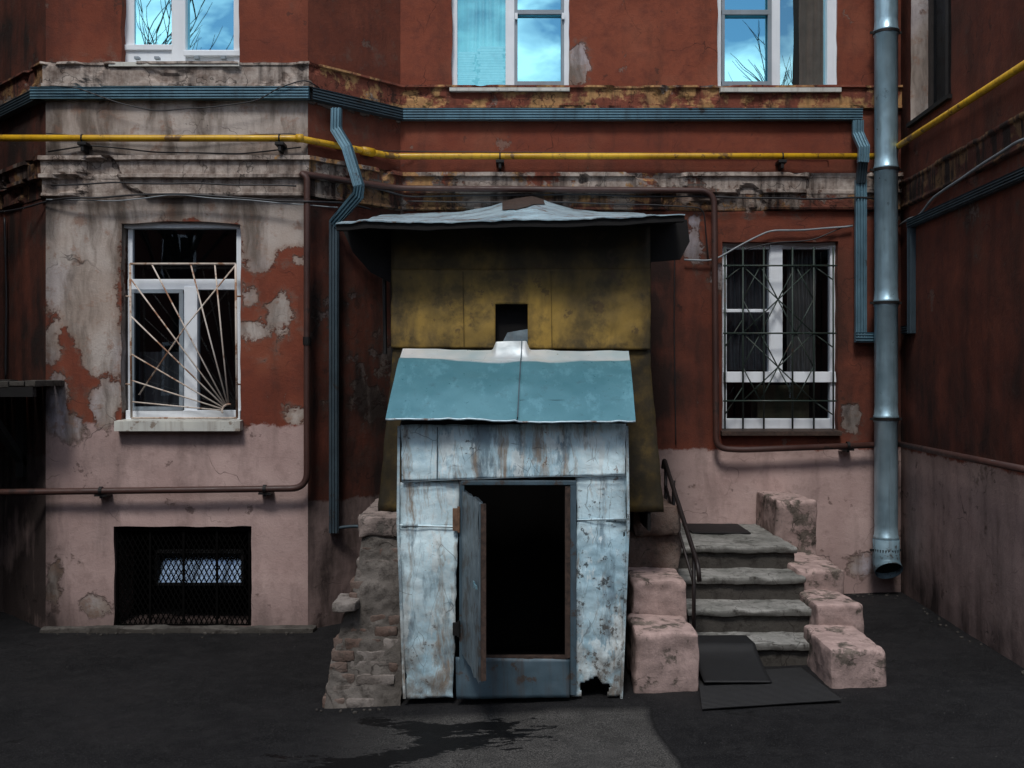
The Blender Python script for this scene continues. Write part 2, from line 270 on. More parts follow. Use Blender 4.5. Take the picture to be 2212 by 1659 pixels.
# ---------------------------------------------------------------- mesh helper
def frac(p,o=4): return noise.fractal(p,.9,2.1,o)
class MB:
    def __init__(s): s.v=[]; s.f=[]; s.a=[]; s.mi=[]
    def add(s,vs,fs,a=(0,0,0),mi=0):
        b=len(s.v); s.v+= [tuple(v) for v in vs]; s.a+=[a]*len(vs)
        s.f+=[tuple(i+b for i in f) for f in fs]; s.mi+=[mi]*len(fs)
    def box(s,x0,x1,y0,y1,z0,z1,mi=0):
        x0,x1=sorted((x0,x1)); y0,y1=sorted((y0,y1)); z0,z1=sorted((z0,z1))
        vs=[(x,y,z) for z in (z0,z1) for y in (y0,y1) for x in (x0,x1)]
        s.add(vs,[(0,2,3,1),(4,5,7,6),(0,1,5,4),(1,3,7,5),(3,2,6,7),(2,0,4,6)],mi=mi)
    def rbox(s,x0,x1,y0,y1,z0,z1,r=.02,amp=.01,res=.03,mi=0,fq=6.0,seed=0,chip=1.6):
        c=Vector(((x0+x1)/2,(y0+y1)/2,(z0+z1)/2)); h=Vector((abs(x1-x0)/2,abs(y1-y0)/2,abs(z1-z0)/2)); r=min(r,min(h)*.9)
        for ax in range(3):
            u,w=[i for i in range(3) if i!=ax]
            nu=max(2,int(2*h[u]/res)); nw=max(2,int(2*h[w]/res))
            for sg in (-1,1):
                vs=[]
                for j in range(nw+1):
                    for i in range(nu+1):
                        p=Vector((0,0,0)); p[ax]=sg*h[ax]; p[u]=-h[u]+2*h[u]*i/nu; p[w]=-h[w]+2*h[w]*j/nw
                        rl=r*(1+chip*max(0,noise.noise((p+c)*5+Vector((seed,0,3))))) if amp else r
                        rl=min(rl,min(h)*.9)
                        q=Vector([max(-(h[k]-rl),min(h[k]-rl,p[k])) for k in range(3)]); d=p-q
                        if d.length>1e-6: p=q+d.normalized()*rl
                        p=p+c; o=Vector((seed*3.1,seed*1.7,0))
                        p=p+noise.noise_vector(p*fq+o)*amp+noise.noise_vector(p*fq*3.5+o)*amp*.4
                        vs.append(p)
                flip=(sg>0)!=(ax==1)
                fs=[]
                for j in range(nw):
                    for i in range(nu):
                        a=j*(nu+1)+i; q=(a,a+1,a+nu+2,a+nu+1); fs.append(q if flip else q[::-1])
                s.add(vs,fs,mi=mi)
    def sweep(s,path,prof,nrm=None,mi=0,cap=True):
        P=[Vector(p) for p in path]; n=len(P); k=len(prof); rings=[]
        up=None
        for i in range(n):
            t=(P[min(i+1,n-1)]-P[max(i-1,0)])
            if t.length<1e-9: t=Vector((0,0,1))
            t.normalize()
            if nrm is not None:
                nn=Vector(nrm); sd=t.cross(nn).normalized(); nn=sd.cross(t).normalized()
            else:
                if up is None:
                    up=Vector((0,0,1)) if abs(t.z)<.9 else Vector((0,1,0))
                nn=(up-t*up.dot(t)).normalized(); up=nn; sd=t.cross(nn).normalized()
            sc=1.0
            if 0<i<n-1:
                a=(P[i]-P[i-1]).normalized(); b=(P[i+1]-P[i]).normalized(); c=a.dot(b); sc=1/max(.5,math.sqrt(max(0,(1+c)/2)))
            rings+= [P[i]+sd*(q[0]*(sc if nrm is not None else 1))+nn*q[1] for q in prof]
        fs=[]
        for i in range(n-1):
            for j in range(k):
                a=i*k+j; b=i*k+(j+1)%k; fs.append((a,b,b+k,a+k))
        if cap: fs.append(tuple(range(k))[::-1]); fs.append(tuple((n-1)*k+j for j in range(k)))
        s.add(rings,fs,mi=mi)
    def tube(s,path,r,seg=10,mi=0):
        s.sweep(path,[(r*math.cos(2*math.pi*i/seg),r*math.sin(2*math.pi*i/seg)) for i in range(seg)],mi=mi)
    def grid(s,fn,nu,nv,keep=None,af=None,mi=0):
        b=len(s.v)
        for j in range(nv+1):
            for i in range(nu+1):
                p=fn(i/nu,j/nv); s.v.append(tuple(p)); s.a.append(af(i/nu,j/nv) if af else (0,0,0))
        for j in range(nv):
            for i in range(nu):
                if keep and not keep((i+.5)/nu,(j+.5)/nv): continue
                a=b+j*(nu+1)+i; s.f.append((a,a+nu+1,a+nu+2,a+1)); s.mi.append(mi)
    def obj(s,name,mats,parent=None,smooth=False,label=None,zones=False,solid=0,bevel=0):
        me=bpy.data.meshes.new(name); me.from_pydata(s.v,[],s.f)
        if not isinstance(mats,(list,tuple)): mats=[mats]
        for m in mats: me.materials.append(m)
        for p,i in zip(me.polygons,s.mi): p.material_index=i; p.use_smooth=smooth
        if zones:
            ca=me.color_attributes.new('zones','FLOAT_COLOR','POINT'); cb=me.color_attributes.new('mottle','FLOAT_COLOR','POINT')
            for i,c in enumerate(s.a):
                ca.data[i].color=(c[0],c[1],c[2],1); p=Vector(s.v[i])
                cb.data[i].color=(.5+.24*frac(p*2.3),.5+.24*frac(p*.9+Vector((9,3,1)),3),.5+.24*frac(p*3.6+Vector((2,7,5))),1)
        o=bpy.data.objects.new(name,me); COL.objects.link(o)
        if parent:
            o.parent=parent; chain=Vector((0,0,0)); p=parent
            while p: chain+=p.location; p=p.parent
            o.location=-chain if not parent.get('_m') else (0,0,0)
        if label: o['label']=label
        if solid:
            md=o.modifiers.new('thickness','SOLIDIFY'); md.thickness=solid
        if bevel:
            md=o.modifiers.new('edge','BEVEL'); md.width=bevel; md.segments=2; md.limit_method='ANGLE'
        return o
def thing(name,loc,label,cat,group=None):
    e=bpy.data.objects.new(name,None); e.location=loc; e.empty_display_size=.2; COL.objects.link(e)
    e['label']=label; e['category']=cat
    if group: e['group']=group
    return e
def sub(mb,name,mats,parent,**k):
    parent['_m']=1; o=mb.obj(name,mats,parent,**k); return o
def top(o,label,cat,group=None):
    o['label']=label; o['category']=cat
    if group: o['group']=group
    return o
def fillet(pts,r,n=6):
    P=[Vector(p) for p in pts]; out=[P[0]]
    for i in range(1,len(P)-1):
        a=P[i-1]-P[i]; b=P[i+1]-P[i]; rr=min(r,a.length*.45,b.length*.45); p0=P[i]+a.normalized()*rr; p2=P[i]+b.normalized()*rr
        for k in range(n+1):
            t=k/n; out.append(p0*(1-t)**2+P[i]*2*t*(1-t)+p2*t*t)
    out.append(P[-1]); return out
def densify(pts,step,jit=0,sag=0,seed=0):
    P=[Vector(p) for p in pts]; out=[]
    for i in range(len(P)-1):
        L=(P[i+1]-P[i]).length; n=max(1,int(L/step))
        for k in range(n):
            t=k/n; q=P[i].lerp(P[i+1],t); q.z-=sag*4*t*(1-t)
            if jit: q=q+Vector((0,0,noise.noise(Vector((q.x*2.2+seed,q.y*2.2,q.z*2.2)))*jit))
            out.append(q)
    out.append(P[-1]); return out
def sm(x,a,b):
    t=max(0,min(1,(x-a)/(b-a))); return t*t*(3-2*t)
def segd(px,py,x0,y0,x1,y1):
    dx,dy=x1-x0,y1-y0; t=max(0,min(1,((px-x0)*dx+(py-y0)*dy)/(dx*dx+dy*dy+1e-9)))
    return math.hypot(px-x0-dx*t,py-y0-dy*t),t
def sdf(px,py,poly):
    ins=False; d=1e9; n=len(poly)
    for i in range(n):
        x0,y0=poly[i]; x1,y1=poly[(i+1)%n]
        d=min(d,segd(px,py,x0,y0,x1,y1)[0])
        if (y0>py)!=(y1>py) and px<(x1-x0)*(py-y0)/(y1-y0)+x0: ins=not ins
    return d if ins else -d

# ---------------------------------------------------------------- ground
def gz(x): return .17*max(0,min(1,(x+1.0)/4.4))
RUNS=[((-1.35,-3.75),(-.75,-3.42),.09,.12),((-.75,-3.42),(-.15,-3.10),.12,.09),((-.55,-2.98),(-.1,-2.92),.08,.08),((-.85,-2.75),(-.45,-2.95),.05,.08),((-.15,-3.05),(.12,-2.82),.06,.01),((-.15,-3.08),(.24,-2.98),.05,.015),((-.2,-3.12),(.22,-3.16),.05,.015),((-.3,-3.18),(.12,-3.36),.045,.01),((-.75,-3.40),(-1.3,-3.30),.04,.02),((-.4,-3.25),(-.45,-2.95),.08,.10)]
def wetf(x,y):
    b=-1
    for (a,c,r0,r1) in RUNS:
        d,t=segd(x,y,a[0],a[1],c[0],c[1]); b=max(b,(r0*(1-t)+r1*t-d))
    return max(0,min(1,.5+b/.20))
mb=MB()
xs=[-150,-30,-8,-5]+[-4.4+.06*i for i in range(0,133)]+[5,8,30,150]; ys=[-150,-40,-12,-7,-5]+[-4.2+.06*i for i in range(0,70)]+[2,10,60]
for j in range(len(ys)):
    for i in range(len(xs)):
        x,y=xs[i],ys[j]; near=1 if -4.5<x<3.5 and -4.3<y<0 else 0
        mb.v.append((x,y,gz(x)+near*(.010*noise.noise(Vector((x*1.2,y*1.2,0)))+.004*noise.noise(Vector((x*5,y*5,2)))-.004))); mb.a.append((wetf(x,y),0,0))
for j in range(len(ys)-1):
    for i in range(len(xs)-1):
        a=j*len(xs)+i; mb.f.append((a,a+1,a+len(xs)+1,a+len(xs))); mb.mi.append(0)
g=mb.obj('ground',M_asph,zones=True,smooth=True); g['kind']='structure'; g['label']='dark cracked wet asphalt courtyard ground'

# ---------------------------------------------------------------- facade walls
YB=-.637
PLAN=[(-5.0,-4.5),(-5.0,0),(-4.4,0),(-3.73,YB),(-1.633,YB),(-.964,0),(3.36,0),(3.242,-2.7)]
def coords(a,b,step,extra):
    ex=sorted(set([a,b]+[e for e in extra if a<e<b])); out=[]
    for i in range(len(ex)-1):
        n=max(1,round((ex[i+1]-ex[i])/step)); out+=[ex[i]+(ex[i+1]-ex[i])*k/n for k in range(n)]
    out.append(ex[-1]); return out
def build_wall(mb,p0,p1,z0,z1,holes,maskf,step=.03,fine=5.45):
    p0=Vector((p0[0],p0[1],0)); p1=Vector((p1[0],p1[1],0)); t=(p1-p0); L=t.length; t.normalize(); nr=Vector((t.y,-t.x,0))
    us=coords(0,L,step,[h[0] for h in holes]+[h[1] for h in holes])
    vs=coords(z0,min(fine,z1),step,[h[2] for h in holes]+[h[3] for h in holes])
    if z1>fine: vs+=coords(fine,z1,.4,[h[3] for h in holes])[1:]
    def pos(u,v,off=0.0):
        vv=v
        for h in holes:
            if h[5] and h[0]-1e-6<=u<=h[1]+1e-6 and v>=h[3]-1e-6 and v<h[3]+.3:
                c=(h[0]+h[1])/2; vv-=h[5]*((u-c)/((h[1]-h[0])/2))**2*(1-(v-h[3])/.3)
        q=p0+t*u; p=Vector((q.x,q.y,vv)); f=min(1,min(u,L-u)/.08)
        d=.009*noise.noise(p*1.3)+.005*noise.noise(p*4.3)
        for h in holes:
            du=min(abs(u-h[0]),abs(u-h[1])); dv=min(abs(v-h[2]),abs(v-h[3]))
            if (du<1e-6 and h[2]-1e-6<=v<=h[3]+1e-6): p=p+t*(.008*noise.noise(p*7))
            if (dv<1e-6 and h[0]-1e-6<=u<=h[1]+1e-6): p.z+=.008*noise.noise(p*7)
        return p+nr*(d*f-off)
    b=len(mb.v); nu=len(us)
    for v in vs:
        for u in us:
            p=pos(u,v); mb.v.append(tuple(p)); mb.a.append(maskf(p))
    for j in range(len(vs)-1):
        for i in range(nu-1):
            cu=(us[i]+us[i+1])/2; cv=(vs[j]+vs[j+1])/2
            if any(h[0]<cu<h[1] and h[2]<cv<h[3] for h in holes): continue
            a=b+j*nu+i; mb.f.append((a,a+1,a+nu+1,a+nu)); mb.mi.append(0)
    for h in holes:
        for e in range(4):
            if e<2: line=[(h[e],v) for v in vs if h[2]-1e-6<=v<=h[3]+1e-6]
            else: line=[(u,h[e]) for u in us if h[0]-1e-6<=u<=h[1]+1e-6]
            bb=len(mb.v); nd=4
            for k in range(nd+1):
                for (u,v) in line:
                    p=pos(u,v,h[4]*k/nd); mb.v.append(tuple(p)); mb.a.append(h[6])
            n=len(line)
            for k in range(nd):
                for i in range(n-1):
                    a=bb+k*n+i; mb.f.append((a,a+1,a+n+1,a+n)); mb.mi.append(0)
BAYG=[(80,145),(690,145),(676,535),(635,545),(600,560),(585,592),(545,585),(515,560),(515,480),(262,480),(262,795),(235,802),(185,785),(150,745),(130,700),(105,660),(80,640)]
def ell(px,py,cx,cy,rx,ry): return (1-math.hypot((px-cx)/rx,(py-cy)/ry))*min(rx,ry)
def uv(p): d=D+p.y; return 1106+p.x*F/d, 820-(p.z-ZC)*F/d
def m_bay(p):
    px,py=uv(p); s=sdf(px,py,BAYG)
    for e in ((605,668,20,34),(540,640,14,22),(545,712,22,14),(118,740,22,60),(125,860,26,70),(205,770,34,40),(640,560,30,16),(210,1305,30,22),(116,1270,12,40),(230,870,34,50),(150,930,30,30),(640,900,26,20)): s=max(s,ell(px,py,*e))
    g=max(0,min(1,.5+s/130)); 
    if s<0 and py<930: g=max(g,.33)
    pk=1-sm(p.z+.05*noise.noise(Vector((p.x*2.4,0,3))),1.50,1.80)
    if 905<py<1060: g=max(g,.44-abs(px-170)/450)
    if py>930: g=max(g,.38-abs(px-170)/500)
    d=.03+.42*sm(py,1240,1370)+.38*sm(p.z,3.15,3.46)*(1-sm(p.z,3.46,3.5))
    d+=.16*sm(py,620,900)*(1 if px<260 else 0)+.50*(1-sm(px,100,140))
    d+=.22*math.exp(-((py-1065)/14)**2)+.28*math.exp(-((py-945)/25)**2)*(1 if 255<px<525 else 0)
    d+=.34*math.exp(-((p.z-3.84)/.06)**2)+.14*math.exp(-((p.z-4.22)/.03)**2)+.22*sm(px,630,680)
    return (g,pk,min(1,d))
def m_rdiag(p):
    px,py=uv(p); g=.36+.10*math.exp(-((py-800)/160)**2)+(.12 if 4.2<p.z<4.5 else 0); pk=1-sm(p.z,.90,1.14)
    d=.40+.34*(1-sm(p.z,3.3,3.9))+.1*(1-sm(p.z,.3,.9)); return (g,pk,d)
def m_ldiag(p): return (.38,1-sm(p.z,1.25,1.52),.78+.26*(1-sm(p.z,1,3)))  # strong darkening here paints in the far-left shadow
def m_main(p):
    px,py=uv(p); s=-200
    for e in ((1247,150,24,48),(1498,530,22,44),(1500,480,14,14),(1840,905,18,26),(1850,1225,40,26),(1550,595,14,20)): s=max(s,ell(px,py,*e))
    g=max(.22 if p.z>1.4 else .29,min(1,.5+s/120)); pk=1-sm(p.z,1.27,1.52)
    if 3.36<p.z<3.50: g=max(g,.44)
    d=.03+.50*(1-sm(p.z,3.0,3.75))*sm(p.z,1.3,1.6)+.32*(1-sm(p.z,.2,.8))
    d+=.60*(1-sm(abs(p.x),1.0,1.80))*(1-sm(p.z,3.0,3.5))
    d+=.25*math.exp(-((p.z-4.2)/.05)**2)+.25*math.exp(-((p.z-3.84)/.05)**2)+.34*sm(p.x,2.95,3.36)  # last term darkens the right end, shade put into the mask
    return (g,pk,min(1,d))
def m_wing(p):
    k=-p.y; pk=1-sm(p.z,1.27,1.52)
    return (.31+.12*math.exp(-((p.z-3.4)/.25)**2)+(.02 if p.z<1.4 else 0),pk,.50+.22*(1-sm(p.z,1.5,3.2))*sm(p.z,1.35,1.5)-.10*(1-sm(p.z,1.35,1.5))+.42*(1-sm(p.z,.15,.8))+.22*(1-sm(k,0,.35)))  # base darkening holds painted-in shade along with grime
mb=MB()
bx0,bx1=-3.73,-1.633
def hb(u0,u1,v0,v1,depth,arch,a,base,y):
    return (X(u0,y)-base,X(u1,y)-base,Z(v1,y),(Z(v0,y) if v0 is not None else 6.2),depth,arch,a)
REV=(.30,0,.40)
bay_h=[hb(262,520,478,908,.17,.022,(.58,0,.35),bx0,YB),hb(262,516,None,138,.12,0,(.3,0,.1),bx0,YB),hb(246,543,1137,1353,.40,0,(.3,1,.96),bx0,YB)]
mb_h=[hb(1560,1810,522,930,.14,0,REV,-.964,0),hb(976,1230,None,197,.10,0,(.6,0,.1),-.964,0),hb(1550,1808,None,197,.10,0,(.8,0,.1),-.964,0)]
build_wall(mb,PLAN[1],PLAN[2],-.1,7.5,[],m_ldiag,.08)
build_wall(mb,PLAN[2],PLAN[3],-.1,7.5,[],m_ldiag)
build_wall(mb,PLAN[3],PLAN[4],-.1,7.5,bay_h,m_bay,.025)
build_wall(mb,PLAN[4],PLAN[5],-.1,7.5,[],m_rdiag)
build_wall(mb,PLAN[5],PLAN[6],-.1,7.5,mb_h,m_main,.027)
mb.box(-5.0,3.36,.02,6,7.45,7.5)
BLD=thing('apartment_building',(0,0,0),'old red-brown plaster apartment house with projecting bay and peeling paint','building')
mb.obj('wall',MF,BLD,True,zones=True)
RW=thing('building_wing',(3.3,-1.3,.15),'dark red side wing with pink base darkened by grime and painted shade joining the courtyard wall','building')
mb=MB(); wh=[(.25,1.10,4.15,6.2,.17,0,(.80,0,.12))]
build_wall(mb,PLAN[6],PLAN[7],-.1,7.5,wh,m_wing); build_wall(mb,PLAN[7],(9.2,-2.7),-.1,7.5,[],m_wing,.3)
mb.obj('wall',MF,RW,True,zones=True)
LW=thing('building_wing',(-5,-2.2,0),'unseen dark red side wing added to darken the left end','building')  # out-of-view wing, added to keep light off the left end
mb=MB(); build_wall(mb,(-10,-4.5),PLAN[0],-.1,7.5,[],m_ldiag,.4); build_wall(mb,PLAN[0],PLAN[1],-.1,7.5,[],m_ldiag,.15)
mb.obj('wall',MF,LW,True,zones=True)

def band(mb,path,prof,step,amp,zfun,seed=0):
    P=[Vector((p[0],p[1],0)) for p in path]
    nr=[]
    for i in range(len(P)-1):
        t=(P[i+1]-P[i]).normalized(); nr.append(Vector((t.y,-t.x,0)))
    mit=[]
    for i in range(len(P)):
        if i==0: mit.append(nr[0])
        elif i==len(P)-1: mit.append(nr[-1])
        else:
            m=(nr[i-1]+nr[i]).normalized(); mit.append(m/max(.3,m.dot(nr[i])))
    k=len(prof)
    for i in range(len(P)-1):
        L=(P[i+1]-P[i]).length; n=max(1,int(L/step)); b=len(mb.v)
        for j in range(n+1):
            t=j/n; q=P[i].lerp(P[i+1],t); m=mit[i].lerp(mit[i+1],t)
            fe=min(1,min(t,1-t)*L/.05)
            for (o,z) in prof:
                pt=q+m*o; pt.z=z
                if amp and o>0:
                    e=noise.noise(Vector((pt.x*2.0+seed,pt.y*2.0,z*3)))+.5*noise.noise(Vector((pt.x*7,pt.y*7+seed,z*8)))
                    er=sm(e,.18,.30)*fe
                    pt=q+m*max(.006,o*(1-min(.85,er*amp)))
                    pt.z=z+fe*.004*noise.noise(Vector((pt.x*5,pt.y*5,z*4)))
                mb.v.append(tuple(pt)); mb.a.append(zfun(i,pt))
        for j in range(n):
            for c in range(k-1):
                a=b+j*k+c; mb.f.append((a,a+k,a+k+1,a+1)); mb.mi.append(0)
def refine(prof,s):
    out=[]
    for i in range(len(prof)-1):
        a,b=prof[i],prof[i+1]; L=math.hypot(b[0]-a[0],b[1]-a[1]); n=max(1,int(L/s))
        out+=[(a[0]+(b[0]-a[0])*k/n,a[1]+(b[1]-a[1])*k/n) for k in range(n)]
    return out+[prof[-1]]
low=refine([(0,3.785),(.075,3.778),(.078,3.745),(.050,3.738),(.046,3.640),(.072,3.632),(.072,3.605),(.035,3.596),(.033,3.49),(.045,3.485),(.045,3.465),(0,3.455)],.016)
loww=refine([(0,3.70),(.035,3.695),(.036,3.665),(.018,3.66),(.016,3.49),(.028,3.485),(.028,3.465),(0,3.455)],.02)
up=refine([(0,4.535),(.055,4.53),(.058,4.512),(.032,4.505),(.030,4.365),(.045,4.36),(.045,4.337),(0,4.33)],.02)
def zc(i,p):
    g={0:.35,1:.40,2:.85,3:.50,4:.55,5:.35}[min(i,5)]; d={0:.5,1:.65,2:.02,3:.28,4:.10,5:.45}[min(i,5)]
    if p.z<3.6: g-=.1; d+=.32 if i>=3 else .05
    return (g,.8 if p.z>3.6 else .2,d)
def zu(i,p):
    return ({0:.4,1:.45,2:.95,3:.30,4:.24,5:.2}[min(i,5)],.0,{0:.4,1:.45,2:.0,3:.12,4:.02,5:.5}[min(i,5)])
mb=MB(); band(mb,PLAN[1:7],low,.022,.9,zc); mb.obj('cornice',MC,BLD,False,zones=True,label='crumbling lower cornice with bare brick')
mb=MB(); band(mb,PLAN[1:7],up,.025,.6,zu,5); mb.obj('cornice',MC,BLD,False,zones=True,label='flaking ochre sill course')
mb=MB(); band(mb,[PLAN[6],PLAN[7]],loww,.03,.5,lambda i,p:(.2,.2,.68),9); mb.obj('cornice',MC,RW,True,zones=True)
mb=MB(); mb.rbox(X(96,YB),X(684,YB),YB-.10,YB+.02,-.04,.035,.015,.014,.04); mb.obj('plinth',M_riser,BLD,True)
rr=random.Random(12)
m=MB()
for i in range(90):
    k=rr.random()
    if k<.4: x=rr.uniform(-3.7,-1.6); y=YB-.10-abs(rr.gauss(0,.04))
    elif k<.7: x=rr.uniform(2.45,3.25); y=-.04-abs(rr.gauss(0,.08))
    elif k<.88: y=-rr.uniform(.1,2.6); x=3.33-.0437*-y-abs(rr.gauss(0,.04))
    else: x=rr.uniform(-1.25,-.66); y=-2.57-abs(rr.gauss(0,.03))
    s_=rr.uniform(.003,.010); m.rbox(x-s_,x+s_*1.4,y-s_,y+s_,gz(x)-.005,gz(x)+s_*.8,s_*.3,s_*.4,s_,seed=i)
o=m.obj('plaster_debris',M_riser,smooth=True); o['kind']='stuff'; o['label']='dark crumbs of fallen plaster along the wall base'; o['category']='debris'

# ---------------------------------------------------------------- windows
def window(parent,y,bars,panes,mat=M_white,frame_t=.05,label=None,gscreen=None):
    mb=MB()
    for i,(u0,u1,v0,v1) in enumerate(bars):
        mb.box(X(u0,y),X(u1,y),y-.018*(i%3)-.0017*i,y+frame_t+.001*i,Z(v1,y),(Z(v0,y) if v0 is not None else 6.2))
    w=mb.obj('window',mat,parent,label=label,bevel=.004)
    for (u0,u1,v0,v1,gm) in panes:
        m2=MB(); z1=Z(v0,y) if v0 is not None else 6.2
        m2.grid(lambda a,b:(X(u0,y)+(X(u1,y)-X(u0,y))*a,y+.02,Z(v1,y)+(z1-Z(v1,y))*(1-b)),1,1)
        sub(m2,'glass',gm,w)
    if gscreen:
        m2=MB()
        for i,(u0,u1,v0,v1) in enumerate(gscreen): m2.box(X(u0,y),X(u1,y),y-.030-.0013*i,y-.004,Z(v1,y),(Z(v0,y) if v0 is not None else 6.2))
        sub(m2,'insect_screen_frame',M_gscreen,w)
    us=[b[0] for b in bars]+[b[1] for b in bars]; vs=[b[3] for b in bars]; v0=[b[2] for b in bars if b[2] is not None]
    x0,x1=X(min(us),y)-.03,X(max(us),y)+.03; z0=Z(max(vs),y)-.03; z1=(6.25 if any(b[2] is None for b in bars) else Z(min(v0),y)+.05)
    m2=MB(); yb=y+.9; ya=y+.06
    vs_=[(x0,ya,z0),(x1,ya,z0),(x1,ya,z1),(x0,ya,z1),(x0,yb,z0),(x1,yb,z0),(x1,yb,z1),(x0,yb,z1)]
    m2.add(vs_,[(4,5,6,7),(0,1,5,4),(1,2,6,5),(2,3,7,6),(3,0,4,7)]); sub(m2,'interior',M_dark,w)
    return w
def sillobj(w,u0,u1,v0,v1,y,out,mat=M_sill):
    m=MB(); x0,x1=X(u0,y),X(u1,y); zt,zb=Z(v0,y),Z(v1,y); f=y-out
    m.add([(x0,y+.10,zt+.012),(x1,y+.10,zt+.012),(x1,f,zt-.004),(x0,f,zt-.004),(x0,f,zb),(x1,f,zb),(x1,f+.012,zb),(x0,f+.012,zb),(x0,y+.1,zb+.012),(x1,y+.1,zb+.012)],
          [(0,1,2,3),(3,2,5,4),(4,5,6,7),(0,3,4,8),(1,9,5,2),(8,9,1,0),(7,6,9,8)])
    sub(m,'sill',mat,w)
def curtain(w,u0,u1,v0,v1,y,mat,folds=9,amp=.018):
    m=MB(); z1=Z(v0,y) if v0 is not None else 6.2
    m.grid(lambda a,b:(X(u0,y)+(X(u1,y)-X(u0,y))*a+.01*noise.noise(Vector((a*6,b*3,1))),y+amp*math.sin(a*folds*6.283+1.3*noise.noise(Vector((a*4,b*2,0))))+.01*noise.noise(Vector((a*20,b*2,3))),Z(v1,y)+(z1-Z(v1,y))*(1-b)),90,12)
    sub(m,'curtain',mat,w,smooth=True)
yw=YB+.09
w=window(BLD,yw,[(258,290,None,142),(506,524,None,142),(374,404,None,139),(262,524,108,139),(262,376,98,110),(400,524,112,124)],[(288,376,None,110,M_gl_up),(402,508,None,124,M_gl_up)],label='white plastic window reflecting blue sky')
sillobj(w,240,520,137,147,YB,.05)
for u in (302,345,430,487):
    m=MB(); m.box(X(u-5,yw),X(u+5,yw),yw-.075,yw-.03,Z(133,yw),Z(128,yw)); sub(m,'drain_cap',M_gscreen,w)
ym=.06
w=window(BLD,ym,[(976,988,None,202),(1092,1112,None,199),(1218,1234,None,202),(980,1230,186,200)],[(986,1094,None,190,M_gl_cur),(1110,1220,None,188,M_gl_up)],label='white window with pale curtain and stacked papers behind',gscreen=[(1111,1118,None,186),(1212,1220,None,186),(1112,1219,24,33),(1112,1219,178,187)])
sillobj(w,972,1230,193,201,0,.07)
curtain(w,982,1098,None,192,ym+.30,M_curtc,7,.02)
for u in (1115,1216):
    m=MB(); m.box(X(u-3,ym),X(u+3,ym),ym-.06,ym-.031,Z(46,ym),Z(33,ym)); sub(m,'latch',M_white,w)
w=window(BLD,ym,[(1549,1558,None,202),(1664,1684,None,199),(1784,1812,None,202),(1553,1808,187,201)],[(1556,1666,None,190,M_gl_up),(1682,1786,None,190,M_gl_half)],label='white window reflecting bare branches with a brown curtain',gscreen=[(1558,1564,None,186),(1657,1665,None,186),(1558,1665,24,34),(1558,1665,178,187)])
sillobj(w,1553,1812,193,203,0,.07)
curtain(w,1726,1788,None,192,ym+.06,M_curtb,4,.015)
for k,(u0,u1,vt) in enumerate(((988,1028,118),(1034,1090,108))):
    m=MB(); z=Z(193,.2); i=0
    while z<Z(vt,.2):
        h=random.uniform(.012,.03); j=random.uniform(-.02,.02); m.box(X(u0,.2)+j,X(u1,.2)+j+random.uniform(-.02,.02),.12,.25,z,z+h-.004); z+=h
    top(m.obj('paper_stack',M_paper),'pile of pale papers stacked inside the upper window','paper','papers piled on the window ledge')
w=window(BLD,yw,[(276,286,490,905),(512,524,490,905),(270,524,482,494),(276,522,603,626),(399,428,620,890),(276,522,886,906)],[(284,514,492,606,M_gl_low),(284,402,624,888,M_gl_low),(426,514,624,888,M_gl_low)],label='white framed window behind sunburst bars')
m2=MB()
for i,(u0,u1,v0,v1) in enumerate([(286,294,628,886),(391,399,628,886),(286,399,626,634),(286,399,878,886)]): m2.box(X(u0,yw),X(u1,yw),yw-.045-.001*i,yw-.038+.02,Z(v1,yw),Z(v0,yw))
sub(m2,'sash',M_gscreen,w)
sillobj(w,256,525,908,930,YB,.09,M_sill)
curtain(w,300,392,760,884,yw+.18,M_lace,4,.02)
yg=YB-.035; G=lambda u,v:Vector((X(u,yg),yg,Z(v,yg)))
m=MB(); r=.0078
rect=[G(281,570),G(509,570),G(512,903),G(284,903),G(281,570)]
for a,b in zip(rect,rect[1:]): m.tube([a,b],r*1.25,6)
c=G(495,888)
for q in ((286,868),(285,822),(284,765),(283,683),(282,602),(328,571),(412,571),(464,571)):
    a=G(*q); dv=(a-c).normalized(); st=c+dv*.055; md=st.lerp(a,.5)+Vector((0,-.006,0)); m.tube([st,md,a],r*.8,6)
m.tube([G(300,853),G(400,706),G(508,574)],r*.8,6)
m.tube([c+Vector((.055*math.cos(t),-.002,.055*math.sin(t))) for t in [math.pi*(.42+.68*i/10) for i in range(11)]],r,6)
for v in (640,830):
    for u,s_ in ((281,-1),(510,1)): m.tube([G(u,v),Vector((X(u+10*s_,YB),YB+.01,Z(v,YB)))],.008,6)
sub(m,'grille',M_grw,w,smooth=True,label='rusty white sunburst window bars')
yl=.10
w=window(BLD,yl,[(1560,1570,522,926),(1792,1814,522,926),(1662,1688,530,812),(1560,1810,522,538),(1562,1668,668,675),(1562,1810,803,826),(1562,1810,904,926),(1660,1666,540,806)],[(1566,1666,536,806,M_gl_low),(1684,1796,536,806,M_gl_low),(1566,1796,822,908,M_gl_low)],label='white framed window behind dark green bars')
curtain(w,1700,1762,530,812,yl+.10,M_curtg,7,.02); curtain(w,1568,1660,536,800,yl+.14,M_lace,6,.02)
m=MB(); m.box(X(1640,.2),X(1752,.2),.26,.5,Z(905,.2),Z(832,.2)); sub(m,'window_board',simple('cardboard',(.14,.12,.06),.9),w)
sillobj(w,1556,1813,930,940,0,.07,M_rustwood)
yg=-.045; G=lambda u,v:Vector((X(u,yg),yg,Z(v,yg)))
m=MB(); r=.0082
cu=[1566,1605,1650,1712,1758,1800]
for u in cu: m.tube([G(u,534),G(u,926)],r,6)
for v in (574,720,866): m.tube([G(1562,v)+Vector((0,-.008,0)),G(1806,v)+Vector((0,-.008,0))],r,6)
